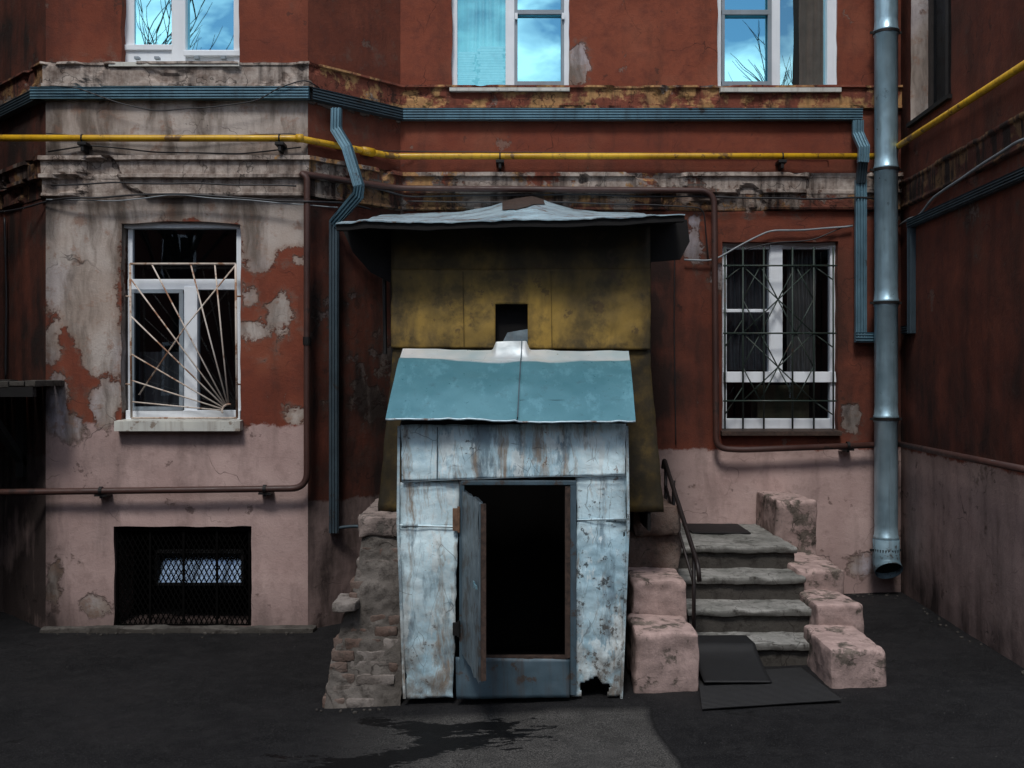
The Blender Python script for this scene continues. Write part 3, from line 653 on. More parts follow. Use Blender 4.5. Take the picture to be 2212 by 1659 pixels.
def gl(a,b): m.tube([G(*a)+Vector((0,.009,0)),G(*b)+Vector((0,.009,0))],r*.72,5)
for (x0,x1) in ((1605,1681),(1681,1758)):
    xm=(x0+x1)/2
    for (v0,v1) in ((574,720),(720,866)):
        vm=(v0+v1)/2
        gl((x0,vm),(xm,v0)); gl((xm,v0),(x1,vm)); gl((x1,vm),(xm,v1)); gl((xm,v1),(x0,vm))
gl((1605,574),(1758,720)); gl((1758,574),(1605,720)); gl((1605,720),(1758,866)); gl((1758,720),(1605,866))
for v in (574,720,866): gl((1566,v+30),(1605,v-30) if v>600 else (1605,v)); gl((1800,v+30),(1758,v))
sub(m,'grille',M_grg,w,smooth=True,label='dark green welded window bars')
yb=YB+.14
m=MB(); x0,x1,z0,z1=X(243,YB)-.02,X(546,YB)+.02,Z(1356,YB)-.02,Z(1134,YB)+.02
vs_=[(x0,YB+.37,z0),(x1,YB+.37,z0),(x1,YB+.37,z1),(x0,YB+.37,z1),(x0,YB+1.0,z0),(x1,YB+1.0,z0),(x1,YB+1.0,z1),(x0,YB+1.0,z1)]
m.add(vs_,[(4,5,6,7),(0,1,5,4),(1,2,6,5),(2,3,7,6),(3,0,4,7)])
bw=m.obj('basement_window',M_dark,BLD,label='black basement opening behind a folding lattice')
m=MB(); xa,xb=X(342,yb),X(522,yb); za,zb=Z(1258,yb),Z(1194,yb); tl=math.tan(math.radians(24))*(zb-za)
m.grid(lambda a,b:(xa+(xb-xa)*a,yb+tl*(1-b)+.004*math.sin(a*9),zb+(za-zb)*b),10,1); sub(m,'glass',glass_mat('dusty_tilted_glass',(.48,.62,.78),.85,(.5,.5,.5),.18),bw)
m=MB()
for i,(u0,u1,v0,v1) in enumerate(((336,342,1188,1263),(522,528,1188,1263),(336,528,1188,1194),(336,528,1258,1264))): m.box(X(u0,yb),X(u1,yb),yb-.02-.001*i,yb+.055,Z(v1,yb),Z(v0,yb))
sub(m,'frame',M_dark,bw)
yg=YB+.06; m=MB(); xa,xb=X(254,yg),X(540,yg); za,zb=Z(1352,yg),Z(1142,yg); H=zb-za; n=26; sp=(xb-xa)/n
for i in range(-8,n+8):
    for sgn in (1,-1):
        xs0=xa+i*sp; (xA,zA),(xB,zB)=(xs0,za),(xs0+sgn*H*.52,zb)
        def cut(xc):
            t=(xc-xA)/(xB-xA); return [xc,zA+(zB-zA)*t]
        P=[[xA,zA],[xB,zB]]
        if max(xA,xB)<=xa or min(xA,xB)>=xb: continue
        for q in range(2):
            if P[q][0]<xa: P[q]=cut(xa)
            if P[q][0]>xb: P[q]=cut(xb)
        o=.004*sgn; m.tube([(P[0][0],yg+o,P[0][1]),(P[1][0],yg+o,P[1][1])],.0048,4)
for u in (254,326,398,470,540): m.box(X(u-2.4,yg),X(u+2.4,yg),yg-.02,yg-.008,za,zb)
for i,v in enumerate((1142,1350)): m.box(xa,xb,yg-.024,yg-.0205,Z(v+4,yg),Z(v-4,yg))
mg=Mat('sooty_iron'); sub(m,'grille',mg.finish((.003,.0028,.0028),.95,0,None,.05),bw,label='black folding lattice grille')
m=MB(); 
def wg(k,off): return (3.36-.0437*k+off, -k)
def wbox(m,k0,k1,z0,z1,o0,o1):
    a=[wg(k0,o0),wg(k1,o0),wg(k1,o1),wg(k0,o1)]
    m.add([(p[0],p[1],z) for z in (z0,z1) for p in a],[(0,1,2,3),(7,6,5,4),(0,4,5,1),(1,5,6,2),(2,6,7,3),(3,7,4,0)])
for k0,k1,z0,z1 in ((.25,.31,4.15,6.2),(1.04,1.10,4.15,6.2),(.62,.68,4.16,6.2),(.26,1.09,4.15,4.22)): wbox(m,k0,k1,z0,z1,.14+.002*k0,.19)
w=m.obj('window',simple('old_dark_frame',(.05,.04,.035),.7),RW)
m=MB(); a=wg(.25,.165); b=wg(1.1,.165); m.add([(a[0],a[1],4.15),(b[0],b[1],4.15),(b[0],b[1],6.2),(a[0],a[1],6.2)],[(0,1,2,3)]); sub(m,'glass',M_gl_low,w)
m=MB(); wbox(m,.2,1.15,4.1,6.25,.2,.8); sub(m,'interior',M_dark,w)
m=MB(); wbox(m,.24,1.12,4.115,4.147,-.04,.14); sub(m,'sill',M_soot_shade,w)

# ---------------------------------------------------------------- zinc channel
def rprof(w,dp,r=3):
    pts=[(-w/2,0)]; n=r*2+1
    for i in range(n+1):
        s=-w/2+w*i/n; pts.append((s,dp if i%2==0 else dp*.72)); 
        if 0<i<n: pts.append((s+w*.02,dp*.72 if i%2==0 else dp))
    pts.append((w/2,0)); return pts
TR=thing('cable_channel',(-1.0,-.4,0),'blue-grey ridged zinc channel running along and down the facade','cable channel')
zb0,zb1=4.232,4.325
cp=[(.002,zb1),(.075,zb1)]
for k in range(4):
    z=zb1-(zb1-zb0)*(k+.15)/4; cp+=[(.075,z),(.060,z-.003),(.060,z-.009),(.075,z-.012)]
cp+=[(.075,zb0),(.002,zb0)]
for nm,pa,mt in (('channel_run',[(-3.83,YB+.02),(-1.633+.02,YB)],M_trunk),('channel_run',[(X(868,-.05),-.0),(X(1862,-.05),-.0)],M_trunk)):
    m=MB(); band(m,pa,cp,.6,0,lambda i,p:(0,0,0)); 
    k=len(cp); m.f.append(tuple(range(k))); m.mi.append(0); m.f.append(tuple(len(m.v)-k+i for i in range(k))[::-1]); m.mi.append(0)
    if pa[0][0]<-3: 
        for i,v in enumerate(m.v): m.v[i]=(v[0],v[1]-.004,v[2])
    m.obj(nm,mt,TR)
m=MB(); band(m,[(-1.633,YB-.002),(-.964,-.002)],cp,.6,0,lambda i,p:(0,0,0)); m.obj('channel_run',M_trunkdark,TR)
m=MB(); band(m,[(-4.4,0),(-3.73,YB)],cp,.6,0,lambda i,p:(0,0,0)); m.obj('channel_run',M_trunkdark,TR)
def S(u,v,y): return Vector((X(u,y),y,Z(v,y)))
pr=rprof(.085,.055)
m=MB(); m.sweep([S(728,236,-.53),S(728,284,-.53),S(752,322,-.66),S(776,402,-.68),S(776,420,-.66),S(724,482,-.50)],pr,(0,-1,0)); m.obj('downspout',M_trunk,TR,label='crooked upper piece of zinc downspout')
m=MB(); m.sweep([S(723,478,-.50),S(723,1150,-.50)],rprof(.080,.05),(0,-1,0)); m.obj('downspout',M_trunkdark,TR,label='long dark zinc downspout')
m=MB(); m.sweep([S(1851,262,-.065),S(1851,292,-.065),S(1864,322,-.15),S(1862,352,-.15)],rprof(.085,.05),(0,-1,0)); m.obj('downspout',M_trunk,TR)
m=MB(); m.sweep([S(1857,390,-.05),S(1857,728,-.05)],rprof(.09,.05),(0,-1,0)); m.obj('downspout',M_trunk,TR)
m=MB(); m.sweep([S(1845,729,-.055),S(1893,729,-.055)],rprof(.085,.05),(0,-1,0)); m.obj('downspout',M_trunk,TR)
m=MB(); m.sweep([S(1862,345,-.13),S(1857,394,-.07)],rprof(.075,.05),(0,-1,0)); m.obj('downspout',M_trunkdark,TR)
m=MB()
def WG(k,z,off=.05): return Vector((3.36-.0437*k-off,-k,z))
m.sweep([WG(.12,2.42,.0),WG(.30,2.42,.0)],rprof(.07,.045),(-1,0,0)); m.sweep([WG(.32,2.385,0),WG(.32,3.33,0)],rprof(.07,.045),(-1,0,0)); m.sweep([WG(.28,3.30,.002),WG(2.69,3.30,.002)],rprof(.07,.05),(-1,0,0))
top(m.obj('cable_channel',M_trunkdark),'dark narrow cable channel bent along the side wing wall','cable channel')

# ---------------------------------------------------------------- gas pipe
GP=thing('gas_pipe',(-1.5,-.74,3.9),'yellow painted gas pipe running along the facade','gas pipe')
zg=3.905
path=fillet([(-4.97,YB-.105,zg+.004),(-3.0,YB-.105,zg),(-1.69,YB-.105,zg),(-1.02,-.11,zg),(1.5,-.105,zg+.003),(X(1905,-.11),-.105,zg)],.08)
m=MB(); m.tube(path,.0265,14); m.obj('pipe',M_yellow,GP,True)
m=MB(); m.tube(fillet([WG(.02,zg+.05,.1),WG(.3,zg+.06,.1),WG(2.69,zg+.03,.1)],.05),.025,14); m.obj('pipe',M_yellow,GP,True)
for u,y in ((178,YB-.105),(604,YB-.105),(1080,-.105),(1690,-.105)):
    m=MB(); x=X(u,y); m.box(x-.035,x+.035,y-.02,y+.105,zg-.055,zg-.030); m.box(x-.012,x+.012,y-.01,y+.104,zg-.10,zg-.056)
    m.tube([(x-.006,y,zg),(x+.006,y,zg)],.034,14); m.obj('bracket',M_black,GP,bevel=.003)
for p0,p1 in (((X(640,YB-.105),YB-.105,zg),(X(655,YB-.105),YB-.105,zg)),):
    m=MB(); m.tube([p0,p1],.033,14); m.obj('coupling',M_yellow,GP,True)
m=MB(); pm=Vector((-1.69,YB-.105,zg)).lerp(Vector((-1.02,-.11,zg)),.72); dd=(Vector((-1.02,-.11,zg))-Vector((-1.69,YB-.105,zg))).normalized(); m.tube([pm-dd*.06,pm+dd*.06],.036,14); m.obj('coupling',M_yellow,GP,True)

# ---------------------------------------------------------------- brown pipe
BP=thing('heating_pipe',(-1.6,-.7,.5),'dark brown pipe looping round the bay and window','pipe')
yp=YB-.11; yq=-.12
m=MB(); zt=3.630
path=fillet([(-4.95,yp,Z(1066,yp)),S(120,1062,yp),S(663,1055,yp),S(663,384,yp),(-1.665,yp,zt-.005),(-.99,yq,zt),S(1543,412,yq),S(1547,968,yq),S(1600,972,yq),(3.22,yq,Z(960,yq)),],.13,8)
m.tube(path,.026,12); m.obj('pipe',M_brown,BP,True)
m=MB(); m.tube([WG(0,1.455,.07),WG(2.69,1.44,.07)],.024,12); m.obj('pipe',M_brown,BP,True)
for (u,v,y) in ((218,1060,yp),(572,1056,yp),(1832,962,yq)):
    m=MB(); x=X(u,y); z=Z(v,y); m.tube([(x-.012,y,z),(x+.012,y,z)],.033,12); m.box(x-.012,x+.012,y,y+.11,z-.06,z-.02); m.box(x-.05,x+.05,y-.01,y+.10,z-.045,z-.030); m.obj('bracket',M_black,BP)
m=MB(); m.tube([(X(663,yp)-.01,yp,Z(735,yp)),(X(663,yp)+.004,YB,Z(735,yp))],.012,8); m.tube([(X(663,yp),yp,Z(728,yp)),(X(663,yp),yp,Z(745,yp))],.032,12); m.obj('bracket',M_black,BP)

# ---------------------------------------------------------------- drainpipe
DP=thing('drainpipe',(3.18,-.16,.2),'galvanised round drainpipe with clamps beside the corner','drainpipe')
yd=-.17; xd=X(1914,yd); R=.095
def lathe(m,x,y,pr,seg=32,mi=0):
    b=len(m.v)
    for (r,z) in pr:
        for i in range(seg):
            a=2*math.pi*i/seg; m.v.append((x+r*math.cos(a),y+r*math.sin(a),z)); m.a.append((0,0,0))
    for j in range(len(pr)-1):
        for i in range(seg):
            a=b+j*seg+i; c=b+j*seg+(i+1)%seg; m.f.append((a,c,c+seg,a+seg)); m.mi.append(mi)
pr_=[(R,Z(1172,yd))]
for v in (1165,905,655,368,72):
    z=Z(v,yd); pr_+=[(R,z-.03),(R+.007,z-.022),(R+.007,z-.010),(R+.001,z),(R+.008,z+.012),(R+.008,z+.028),(R+.002,z+.036),(R-.002,z+.12),(R,z+.14)]
pr_.append((R,7.4)); m=MB(); lathe(m,xd,yd,pr_); m.obj('pipe',M_galv,DP,True)
for v in (72,368,655,905,1188):
    z=Z(v,yd)+.003; m=MB(); lathe(m,xd,yd,[(R+.004,z-.014),(R+.014,z-.014),(R+.014,z+.010),(R+.004,z+.010)]); 
    m.box(xd-R-.045,xd-R-.005,yd-.02,yd-.005,z-.012,z+.008); m.box(xd+R+.005,xd+R+.03,yd-.02,yd-.005,z-.012,z+.008); m.box(xd-.012,xd+.012,yd+R,-.001,z-.01,z+.006); m.obj('clamp',M_black,DP)
m=MB(); seg=28; rings=[]; zt=Z(1172,yd)
pts=[(0,zt+.03),(0,zt-.12),(-.010,zt-.17),(-.035,zt-.205),(-.065,zt-.228)]
for k,(dy,z) in enumerate(pts):
    tilt=(0,0,.30,.62,.80)[k]; rr=R+.010+.002*k
    rings.append([(xd+rr*math.cos(2*math.pi*i/seg),yd+dy+rr*math.sin(2*math.pi*i/seg)*math.cos(tilt),z-rr*math.sin(2*math.pi*i/seg)*math.sin(tilt)) for i in range(seg)])
for r_ in rings:
    for q in r_: m.v.append(q); m.a.append((0,0,0))
for j in range(len(rings)-1):
    for i in range(seg): m.f.append((j*seg+i,j*seg+(i+1)%seg,(j+1)*seg+(i+1)%seg,(j+1)*seg+i)); m.mi.append(0)
m.obj('outlet_elbow',metal_paint('dull_outlet_zinc',(.20,.30,.36),(.12,.19,.23),(.05,.05,.05),.55,.6,.3,.6),DP,True,solid=.003)
m=MB(); m.add([tuple(Vector(q)*1.0) for q in rings[3]],[tuple(range(seg))]); m.obj('outlet_shade_disc',M_dark,DP)  # dark disc plugs the elbow, standing in for its inner shade

# ---------------------------------------------------------------- cables
def cable(pts,r,label,mat=M_cable,jit=.02,sag=0,seed=0,fr=.08):
    m=MB(); m.tube(densify(fillet(pts,fr,4) if fr else pts,.06,jit,sag,seed),r,6)
    top(m.obj('cable',mat,smooth=True),label,'cable','cables strung along the facade')
yc=YB-.10; yk=-.10
cable([S(-60,470,yc+.4),S(100,438,YB-.04),S(160,428,yc),S(380,418,yc),S(600,436,yc),S(668,436,yc-.05),S(745,440,-.55),S(800,452,-.3)],.008,'black cable drooping across the bay cornice',seed=1)
cable([S(100,432,YB-.05),S(240,436,yc),S(380,422,yc),S(520,430,yc),S(640,440,yc),S(730,448,-.6)],.005,'thin grey cable twisted along the bay',M_cablegrey,seed=4)
cable([S(108,190,yc),S(160,192,yc),S(250,222,yc),S(340,238,yc),S(450,232,yc),S(560,215,yc),S(600,190,yc),S(660,172,yc),S(690,190,-.62)],.005,'thin loose cable sagging below the bay channel',M_cable,seed=2)
cable([S(100,288,yc+.06),S(380,300,yc+.06),S(640,290,yc+.06)],.004,'thin cable behind the gas pipe',seed=3)
cable([S(104,330,YB-.03),S(190,312,YB-.03),S(330,328,YB-.03),S(520,335,YB-.03),S(650,318,YB-.03)],.006,'dark cable looping below the gas pipe',seed=8)
cable([S(110,400,yc),S(240,392,yc),S(420,396,yc),S(640,402,yc)],.007,'dark cable lying along the bay cornice',seed=21)
cable([S(790,325,-.2),S(900,328,-.03),S(1300,331,-.03),S(1790,333,-.03),S(1790,345,-.03)],.005,'thin cable pinned above the gas pipe',jit=.006,seed=5)
cable([S(760,392,-.35),S(880,424,yk),S(1200,418,yk),S(1500,425,yk),S(1640,428,yk),S(1890,430,yk)],.008,'black cable bundle below the cornice',jit=.02,seed=6)
cable([S(880,434,yk),S(1240,436,yk),S(1520,448,yk),S(1530,560,-.03)],.006,'black cable turning down beside the canopy',jit=.012,seed=7)
cable([S(1478,560,-.05),S(1540,562,-.05),S(1590,535,-.05),S(1665,497,-.05),S(1740,497,-.05),S(1842,488,-.05)],.009,'grey conduit curving over the barred window',M_cablegrey,jit=.01,seed=9)
cable([S(1600,540,-.04),S(1680,522,-.04),S(1760,516,-.04),S(1842,486,-.04)],.006,'black cable above the barred window',jit=.02,seed=10)
cable([S(723,1142,-.52),S(745,1138,-.53),S(775,1136,-.54),S(792,1150,-.54),S(795,1200,-.5)],.014,'short bent conduit at the downspout foot',M_trunkdark,jit=0,seed=11)
cable([WG(.05,3.33,.03),WG(.5,3.32,.03),WG(.8,3.42,.03),WG(1.5,3.46,.06),WG(2.3,3.52,.06),WG(2.69,3.50,.06)],.010,'pale conduit along the side wing',M_cablegrey,jit=.03,seed=12)
cable([WG(.05,4.02,.02),WG(.8,4.02,.02),WG(2.0,4.0,.02),WG(2.69,4.02,.02)],.006,'black cable along the side wing',jit=.02,seed=13)
cable([S(10,470,-.12),S(14,640,-.12),S(12,820,-.12)],.009,'black cable hanging beside the bay',jit=0,seed=14)
cable([S(1458,500,-.02),S(1456,700,-.02),S(1460,960,-.02)],.005,'thin cable running down the wall',jit=0,seed=15)

# ---------------------------------------------------------------- entrance canopy
CN=thing('entrance_canopy',(0,-1,.1),'tall ochre sheet-metal porch with sagging pale blue tin roof','porch')
yE=-2.04
def quadsheet(m,tl,tr,br,bl,nu,nv,amp=.006,fq=4,keep=None,seed=0,mi=0,ej=0):
    tl,tr,br,bl=[Vector(q) for q in (tl,tr,br,bl)]
    nrm=(tr-tl).cross(bl-tl).normalized()
    def fn(a,b):
        p=tl.lerp(tr,a).lerp(bl.lerp(br,a),b); o=Vector((seed,seed*.7,0))
        p=p+nrm*(amp*noise.noise(p*fq+o)+amp*.3*noise.noise(p*fq*4+o))
        if ej and (a in(0,1) or b in (0,1)): p=p+noise.noise_vector(p*14+o)*ej
        return p
    m.grid(fn,nu,nv,keep,mi=mi)
fr=[(725,480),(790,478),(860,478),(930,480),(1000,479),(1060,476),(1110,472),(1170,475),(1250,472),(1330,468),(1400,466),(1480,463)]
bk=[(831,462),(870,462),(905,460),(950,459),(1000,457),(1060,446),(1110,430),(1150,424),(1240,452),(1290,457),(1330,458),(1377,458)]
def interp(tab,t):
    f=t*(len(tab)-1); i=min(int(f),len(tab)-2); k=f-i; return (tab[i][0]*(1-k)+tab[i+1][0]*k,tab[i][1]*(1-k)+tab[i+1][1]*k)
yF=-2.37
def roofp(a,b):
    q=interp(bk,a); p0=S(q[0],q[1],-.03); q=interp(fr,a); p1=S(q[0],q[1],yF); p=p0.lerp(p1,b)
    p.z+=.012*noise.noise(p*5)+.05*math.sin(math.pi*b)*(-.3); 
    if b==1: p.z+=.010*noise.noise(p*13)
    return p
m=MB(); m.grid(roofp,66,22); m.obj('roof',M_canopy,CN,False,solid=.006,label='sagging pale blue tin roof')
m=MB(); m.grid(lambda a,b: roofp(.50+.16*a,.03+.55*b*(1-.8*abs(a-.35)))+Vector((0,0,.008)),12,8); m.obj('roof_patch',M_rustwood,CN,label='rust brown bare patch on roof')
m=MB(); m.grid(lambda a,b: roofp(.005+.99*a,b*.985)-Vector((0,0,.035+.01*b)),40,12); m.obj('soffit',M_soot_shade,CN,solid=.01)
m=MB(); m.sweep([roofp(i/30,.985)-Vector((0,0,.03)) for i in range(31)],[(-.02,-.02),(.02,-.02),(.02,.02),(-.02,.02)],(0,-1,0)); m.obj('fascia',M_soot_shade,CN)
for pts in ([(738,492),(846,486),(846,612),(800,588),(762,545)],[(1404,480),(1484,474),(1490,522),(1470,560),(1404,566)]):
    m=MB(); y=-1.98; b=[S(u,v,y) for u,v in pts]; n=len(b); c=[q+Vector((0,.03,0)) for q in b]
    m.add(b+c,[tuple(range(n)),tuple(range(n,2*n))[::-1]]+[(i,i+n,(i+1)%n+n,(i+1)%n) for i in range(n)])
    m.obj('side_shade_board',M_soot_shade,CN)  # black boards stand in for shade beneath the roof ends
m=MB()
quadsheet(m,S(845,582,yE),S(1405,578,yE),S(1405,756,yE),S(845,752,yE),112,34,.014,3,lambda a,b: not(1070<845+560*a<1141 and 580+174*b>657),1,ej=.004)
m.obj('front_sheet',M_ochre,CN,True,solid=.005,label='soiled ochre front sheet with painted eave shade and square notch')
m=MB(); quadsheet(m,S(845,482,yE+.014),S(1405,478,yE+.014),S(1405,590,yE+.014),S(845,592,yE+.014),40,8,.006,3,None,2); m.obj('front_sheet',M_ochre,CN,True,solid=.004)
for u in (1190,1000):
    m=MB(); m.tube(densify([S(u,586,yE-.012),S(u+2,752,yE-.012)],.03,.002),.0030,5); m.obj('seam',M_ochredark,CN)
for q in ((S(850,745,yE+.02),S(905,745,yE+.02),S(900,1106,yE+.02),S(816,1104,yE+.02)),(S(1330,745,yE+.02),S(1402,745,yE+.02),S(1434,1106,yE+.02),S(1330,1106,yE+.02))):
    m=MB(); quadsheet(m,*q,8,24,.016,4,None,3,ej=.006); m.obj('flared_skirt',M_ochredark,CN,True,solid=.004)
m=MB(); m.box(X(1060,yE),X(1150,yE),yE+.10,yE+.12,Z(760,yE),Z(650,yE)); m.obj('back_board',M_soot_shade,CN)
m=MB(); quadsheet(m,S(1096,718,yE+.04),S(1142,710,yE+.05),S(1142,740,yE),S(1086,738,yE),4,4,.004); m.obj('tin_scrap',M_trunkdark,CN,solid=.003)
xa,xb=X(846,yE),X(1404,yE); zt=Z(486,yE)
for x in (xa,xb):
    m=MB(); m.box(x-.01,x+.01,yE+.03,-.005,1.0,zt); m.obj('side_wall',M_soot_shade,CN)
m=MB(); m.tube([S(830,590,-1.9),S(832,765,-1.9)],.014,6); m.obj('post',M_black,CN)

# ---------------------------------------------------------------- cellar entrance
CE=thing('cellar_entrance',(0,-2.3,.07),'pale blue peeling sheet-metal cellar hut with tin roof and open door','cellar entrance')
yL=-2.54
m=MB()
quadsheet(m,S(864,1042,yL),S(996,1040,yL),S(986,1140,yL),S(862,1138,yL),16,12,.014,6,None,1,ej=.007)
quadsheet(m,S(861,1132,yL-.010),S(990,1136,yL-.010),S(978,1507,yL-.010),S(874,1512,yL-.004),20,60,.024,5,None,2,ej=.007)
quadsheet(m,S(1244,1028,yL),S(1352,1024,yL),S(1352,1128,yL),S(1246,1126,yL),14,12,.014,6,None,3,ej=.007)
def kk(a,b):
    u=1244+108*a; v=1120+385*b; return sdf(u,v,[(1268,1508),(1262,1478),(1280,1470),(1298,1462),(1312,1478),(1330,1482),(1322,1508)])<0
quadsheet(m,S(1247,1120,yL-.010),S(1356,1122,yL-.010),S(1340,1502,yL-.010),S(1234,1506,yL-.010),34,90,.024,5,kk,4,ej=.006)
quadsheet(m,S(866,918,yL-.026),S(1352,914,yL-.026),S(1350,1026,yL-.032),S(868,1040,yL-.032),80,20,.020,5,None,5,ej=.006)
m.obj('front_wall',M_lean,CE,True,solid=.004,label='peeling pale blue sheets with rust and scratches')
for (a,b) in (((868,1041),(1120,1032)),((1120,1032),(1352,1027)),((862,1136),(988,1139)),((1246,1124),(1354,1122)),((945,922),(944,1036))):
    y=yL-.042 if a[1]<1045 else yL-.022
    m=MB(); m.tube(densify([S(a[0],a[1],y),S(b[0],b[1],y)],.03,.006),.0034,5); m.obj('seam',M_darkblue,CE)
for (u0,u1,sx) in ((862,874,-1),(1354,1342,1)):
    m=MB(); m.sweep(densify([S(u0,920,yL-.004),S(u0+(-2 if sx<0 else 3),1130,yL-.004),S(u1,1508,yL-.004)],.05,.0),[(-.008,-.004),(.008,-.004),(.008,.012),(-.008,.012)],(0,-1,0)); m.obj('corner_trim',M_lean,CE)
for (ut,ub) in ((864,876),(1352,1338)):
    m=MB()
    a,b=S(ut,918,yL+.01),S(ub,1508,yL+.01)
    m.add([a,Vector((a.x,yE+.05,a.z+.25)),Vector((a.x,-.02,a.z+.25)),Vector((b.x,-.02,b.z)),Vector((b.x,yE+.05,b.z)),b],[(0,1,4,5),(1,2,3,4)])
    m.obj('side_wall',M_dark,CE,solid=.01)
m=MB(); m.box(X(880,yL),X(1334,yL),-1.3,-1.28,0,1.9); m.box(X(880,yL),X(1334,yL),-2.4,-1.3,.0,.02); m.obj('interior',M_dark,CE)
yT=-2.09; yR=-2.69
def lroof(a,b):
    hump=(sm(a,.395,.415)-sm(a,.545,.565))
    ut=870+488*a; vt=754+4*a
    p0=S(ut,vt,yT); ub=833+540*a; vb=903+3*math.sin(a*3.1)+ (3 if a>.53 else 0); p1=S(ub,vb,yR)
    p=p0.lerp(p1,b)
    p.z+=.055*hump*max(0,1-b/.16)**1.3
    p.z+=.034*math.sin(math.pi*b)+.014*noise.noise(p*3+Vector((2,1,0)))+.006*noise.noise(p*8)
    p.z+=.012*sm(b,.19,.23)*(1-sm(b,.23,.5))
    if b>.97: p.z+=.006*noise.noise(Vector((a*22,0,1)))
    d=a-.527; p.z+=.010*math.exp(-(d/.035)**2)*math.sin(b*24)*(1-b)
    return p
m=MB(); m.grid(lroof,150,48,af=lambda a,b:(max(0,min(1,.5+(.270-.085*(2*abs(a-.5))**2-b+.02*noise.noise(Vector((a*9,b*5,0))))*9)),0,0))
mm=Mat('teal_tin'); a_=mm.attr('zones'); n1=mm.noise(2.4,3,.55); n2=mm.noise(18,5,.72); n3=mm.noise(1,6,.74,mm.mapping((9,5,5),loc=(2,2,2)))
c_=mm.mix(mm.rng(n1,.35,.65),(.075,.215,.265),(.11,.275,.33)); c_=mm.mix(mm.rng(n3,.53,.60,0,.38),c_,(.17,.39,.47)); c_=mm.mix(mm.rng(n2,.56,.72,0,.45),c_,(.05,.12,.15))
wt=mm.mix(mm.rng(n1,.40,.65),(.98,.99,.995),(.62,.78,.84)); zt_=mm.rng(mm.math('ADD',a_[0],mm.math('MULTIPLY',mm.math('SUBTRACT',n2,.5),.15)),.36,.66)  # white mix paints the sky highlight onto the top strip
c_=mm.mix(zt_,c_,wt); met=mm.rng(zt_,0,1,.25,.55)
M_teal=mm.finish(c_,mm.rng(n2,.3,.7,.26,.42),met,mm.bump(mm.math('ADD',n1,mm.math('MULTIPLY',n3,.3)),.45,.02))
m.obj('roof',M_teal,CE,True,zones=True,label='teal tin lean-to roof with sky highlight painted white along its top')
m=MB(); m.sweep([lroof(.527,b/20)+Vector((0,0,.002)) for b in range(21)],[(-.003,0),(.003,0),(.003,.014),(-.003,.014)],(0,-1,.6)); m.obj('roof_seam',M_darkblue,CE)
m=MB(); m.tube([lroof(i/60,1)+Vector((0,.004,-.006)) for i in range(61)],.007,6); m.obj('roof_edge',M_canopy,CE,True)
m=MB(); m.box(X(868,yL),X(1350,yL),yL-.012,yL+.02,Z(925,yL),Z(885,yL)+.06); m.obj('eave_board',M_soot_shade,CE)
m=MB(); yf=yL-.038
m.box(X(992,yf),X(1003,yf),yf,yf+.07,Z(1500,yf),Z(1040,yf)); m.box(X(1232,yf),X(1245,yf),yf-.002,yf+.07,Z(1502,yf),Z(1038,yf)); m.box(X(996,yf),X(1244,yf),yf-.004,yf+.066,Z(1048,yf),Z(1038,yf))
m.obj('door_frame',M_darkblue,CE,bevel=.004)
m=MB(); m.box(X(1221,yf),X(1233,yf),yf+.004,yf+.055,Z(1422,yf),Z(1050,yf)); m.obj('door_stop',M_rustwood,CE)
m=MB(); m.box(X(1050,yf),X(1226,yf),yf+.006,yf+.05,Z(1424,yf),Z(1419,yf)); m.obj('door_stop',M_rustwood,CE)
m=MB(); quadsheet(m,S(984,1420,yf+.004),S(1232,1424,yf+.004),S(1230,1507,yf-.006),S(986,1510,yf-.006),24,10,.018,4,None,6); m.obj('threshold_panel',M_darkblue,CE,True,solid=.01,label='dented blue-grey sheet below the door')
m=MB(); A=Vector((X(1003,yL),yL-.045,0)); B=Vector((-.165,-3.20,0)); z0d,z1d=.345,1.335
ax=(B-A).normalized(); nd=Vector((ax.y,-ax.x,0))
def leaf(m,s0,s1,za,zb_,t0,t1,amp=0,mi=0):
    nu,nv=8,24; 
    for side,t in ((0,t0),(1,t1)):
        m.grid(lambda a,b:(A+ax*(s0+(s1-s0)*a)+nd*(t+amp*noise.noise(Vector((a*3,b*5,5))))+Vector((0,0,zb_+(za-zb_)*b+amp*1.6*noise.noise(Vector((a*5,b,2)))))),nu,nv,mi=mi)
    c=[A+ax*s0+nd*t0,A+ax*s1+nd*t0,A+ax*s1+nd*t1,A+ax*s0+nd*t1]
    m.add([Vector((q.x,q.y,z)) for z in (za+amp,zb_-amp) for q in c],[(0,1,2,3),(4,5,6,7),(0,1,5,4),(1,2,6,5),(2,3,7,6),(3,0,4,7)])
L_=(B-A).length
leaf(m,0,L_-.01,z0d,z1d,.012,-.008,.012)
door=m.obj('door',M_door,CE,False,label='grey sheet-metal door standing open outwards')
m=MB(); leaf(m,L_-.012,L_+.006,z0d+.02,z1d-.01,.004,-.024); sub(m,'door_edge',M_rustwood,door)
m=MB(); hz=Z(1265,-3.15); p=A+ax*(L_-.05)
for q0,q1,h0,h1 in ((-.05,.055,-.009,.009),(-.055,-.02,-.018,.018)):
    c=[p+ax*q0+nd*.024,p+ax*q1+nd*.024,p+ax*q1+nd*.032,p+ax*q0+nd*.032]; m.add([Vector((q.x,q.y,hz+h)) for h in (h0,h1) for q in c],[(3,2,1,0),(4,5,6,7),(0,1,5,4),(1,2,6,5),(2,3,7,6),(3,0,4,7)])
sub(m,'hasp',simple('pale_blue_steel',(.22,.40,.48),.4,.5),door)
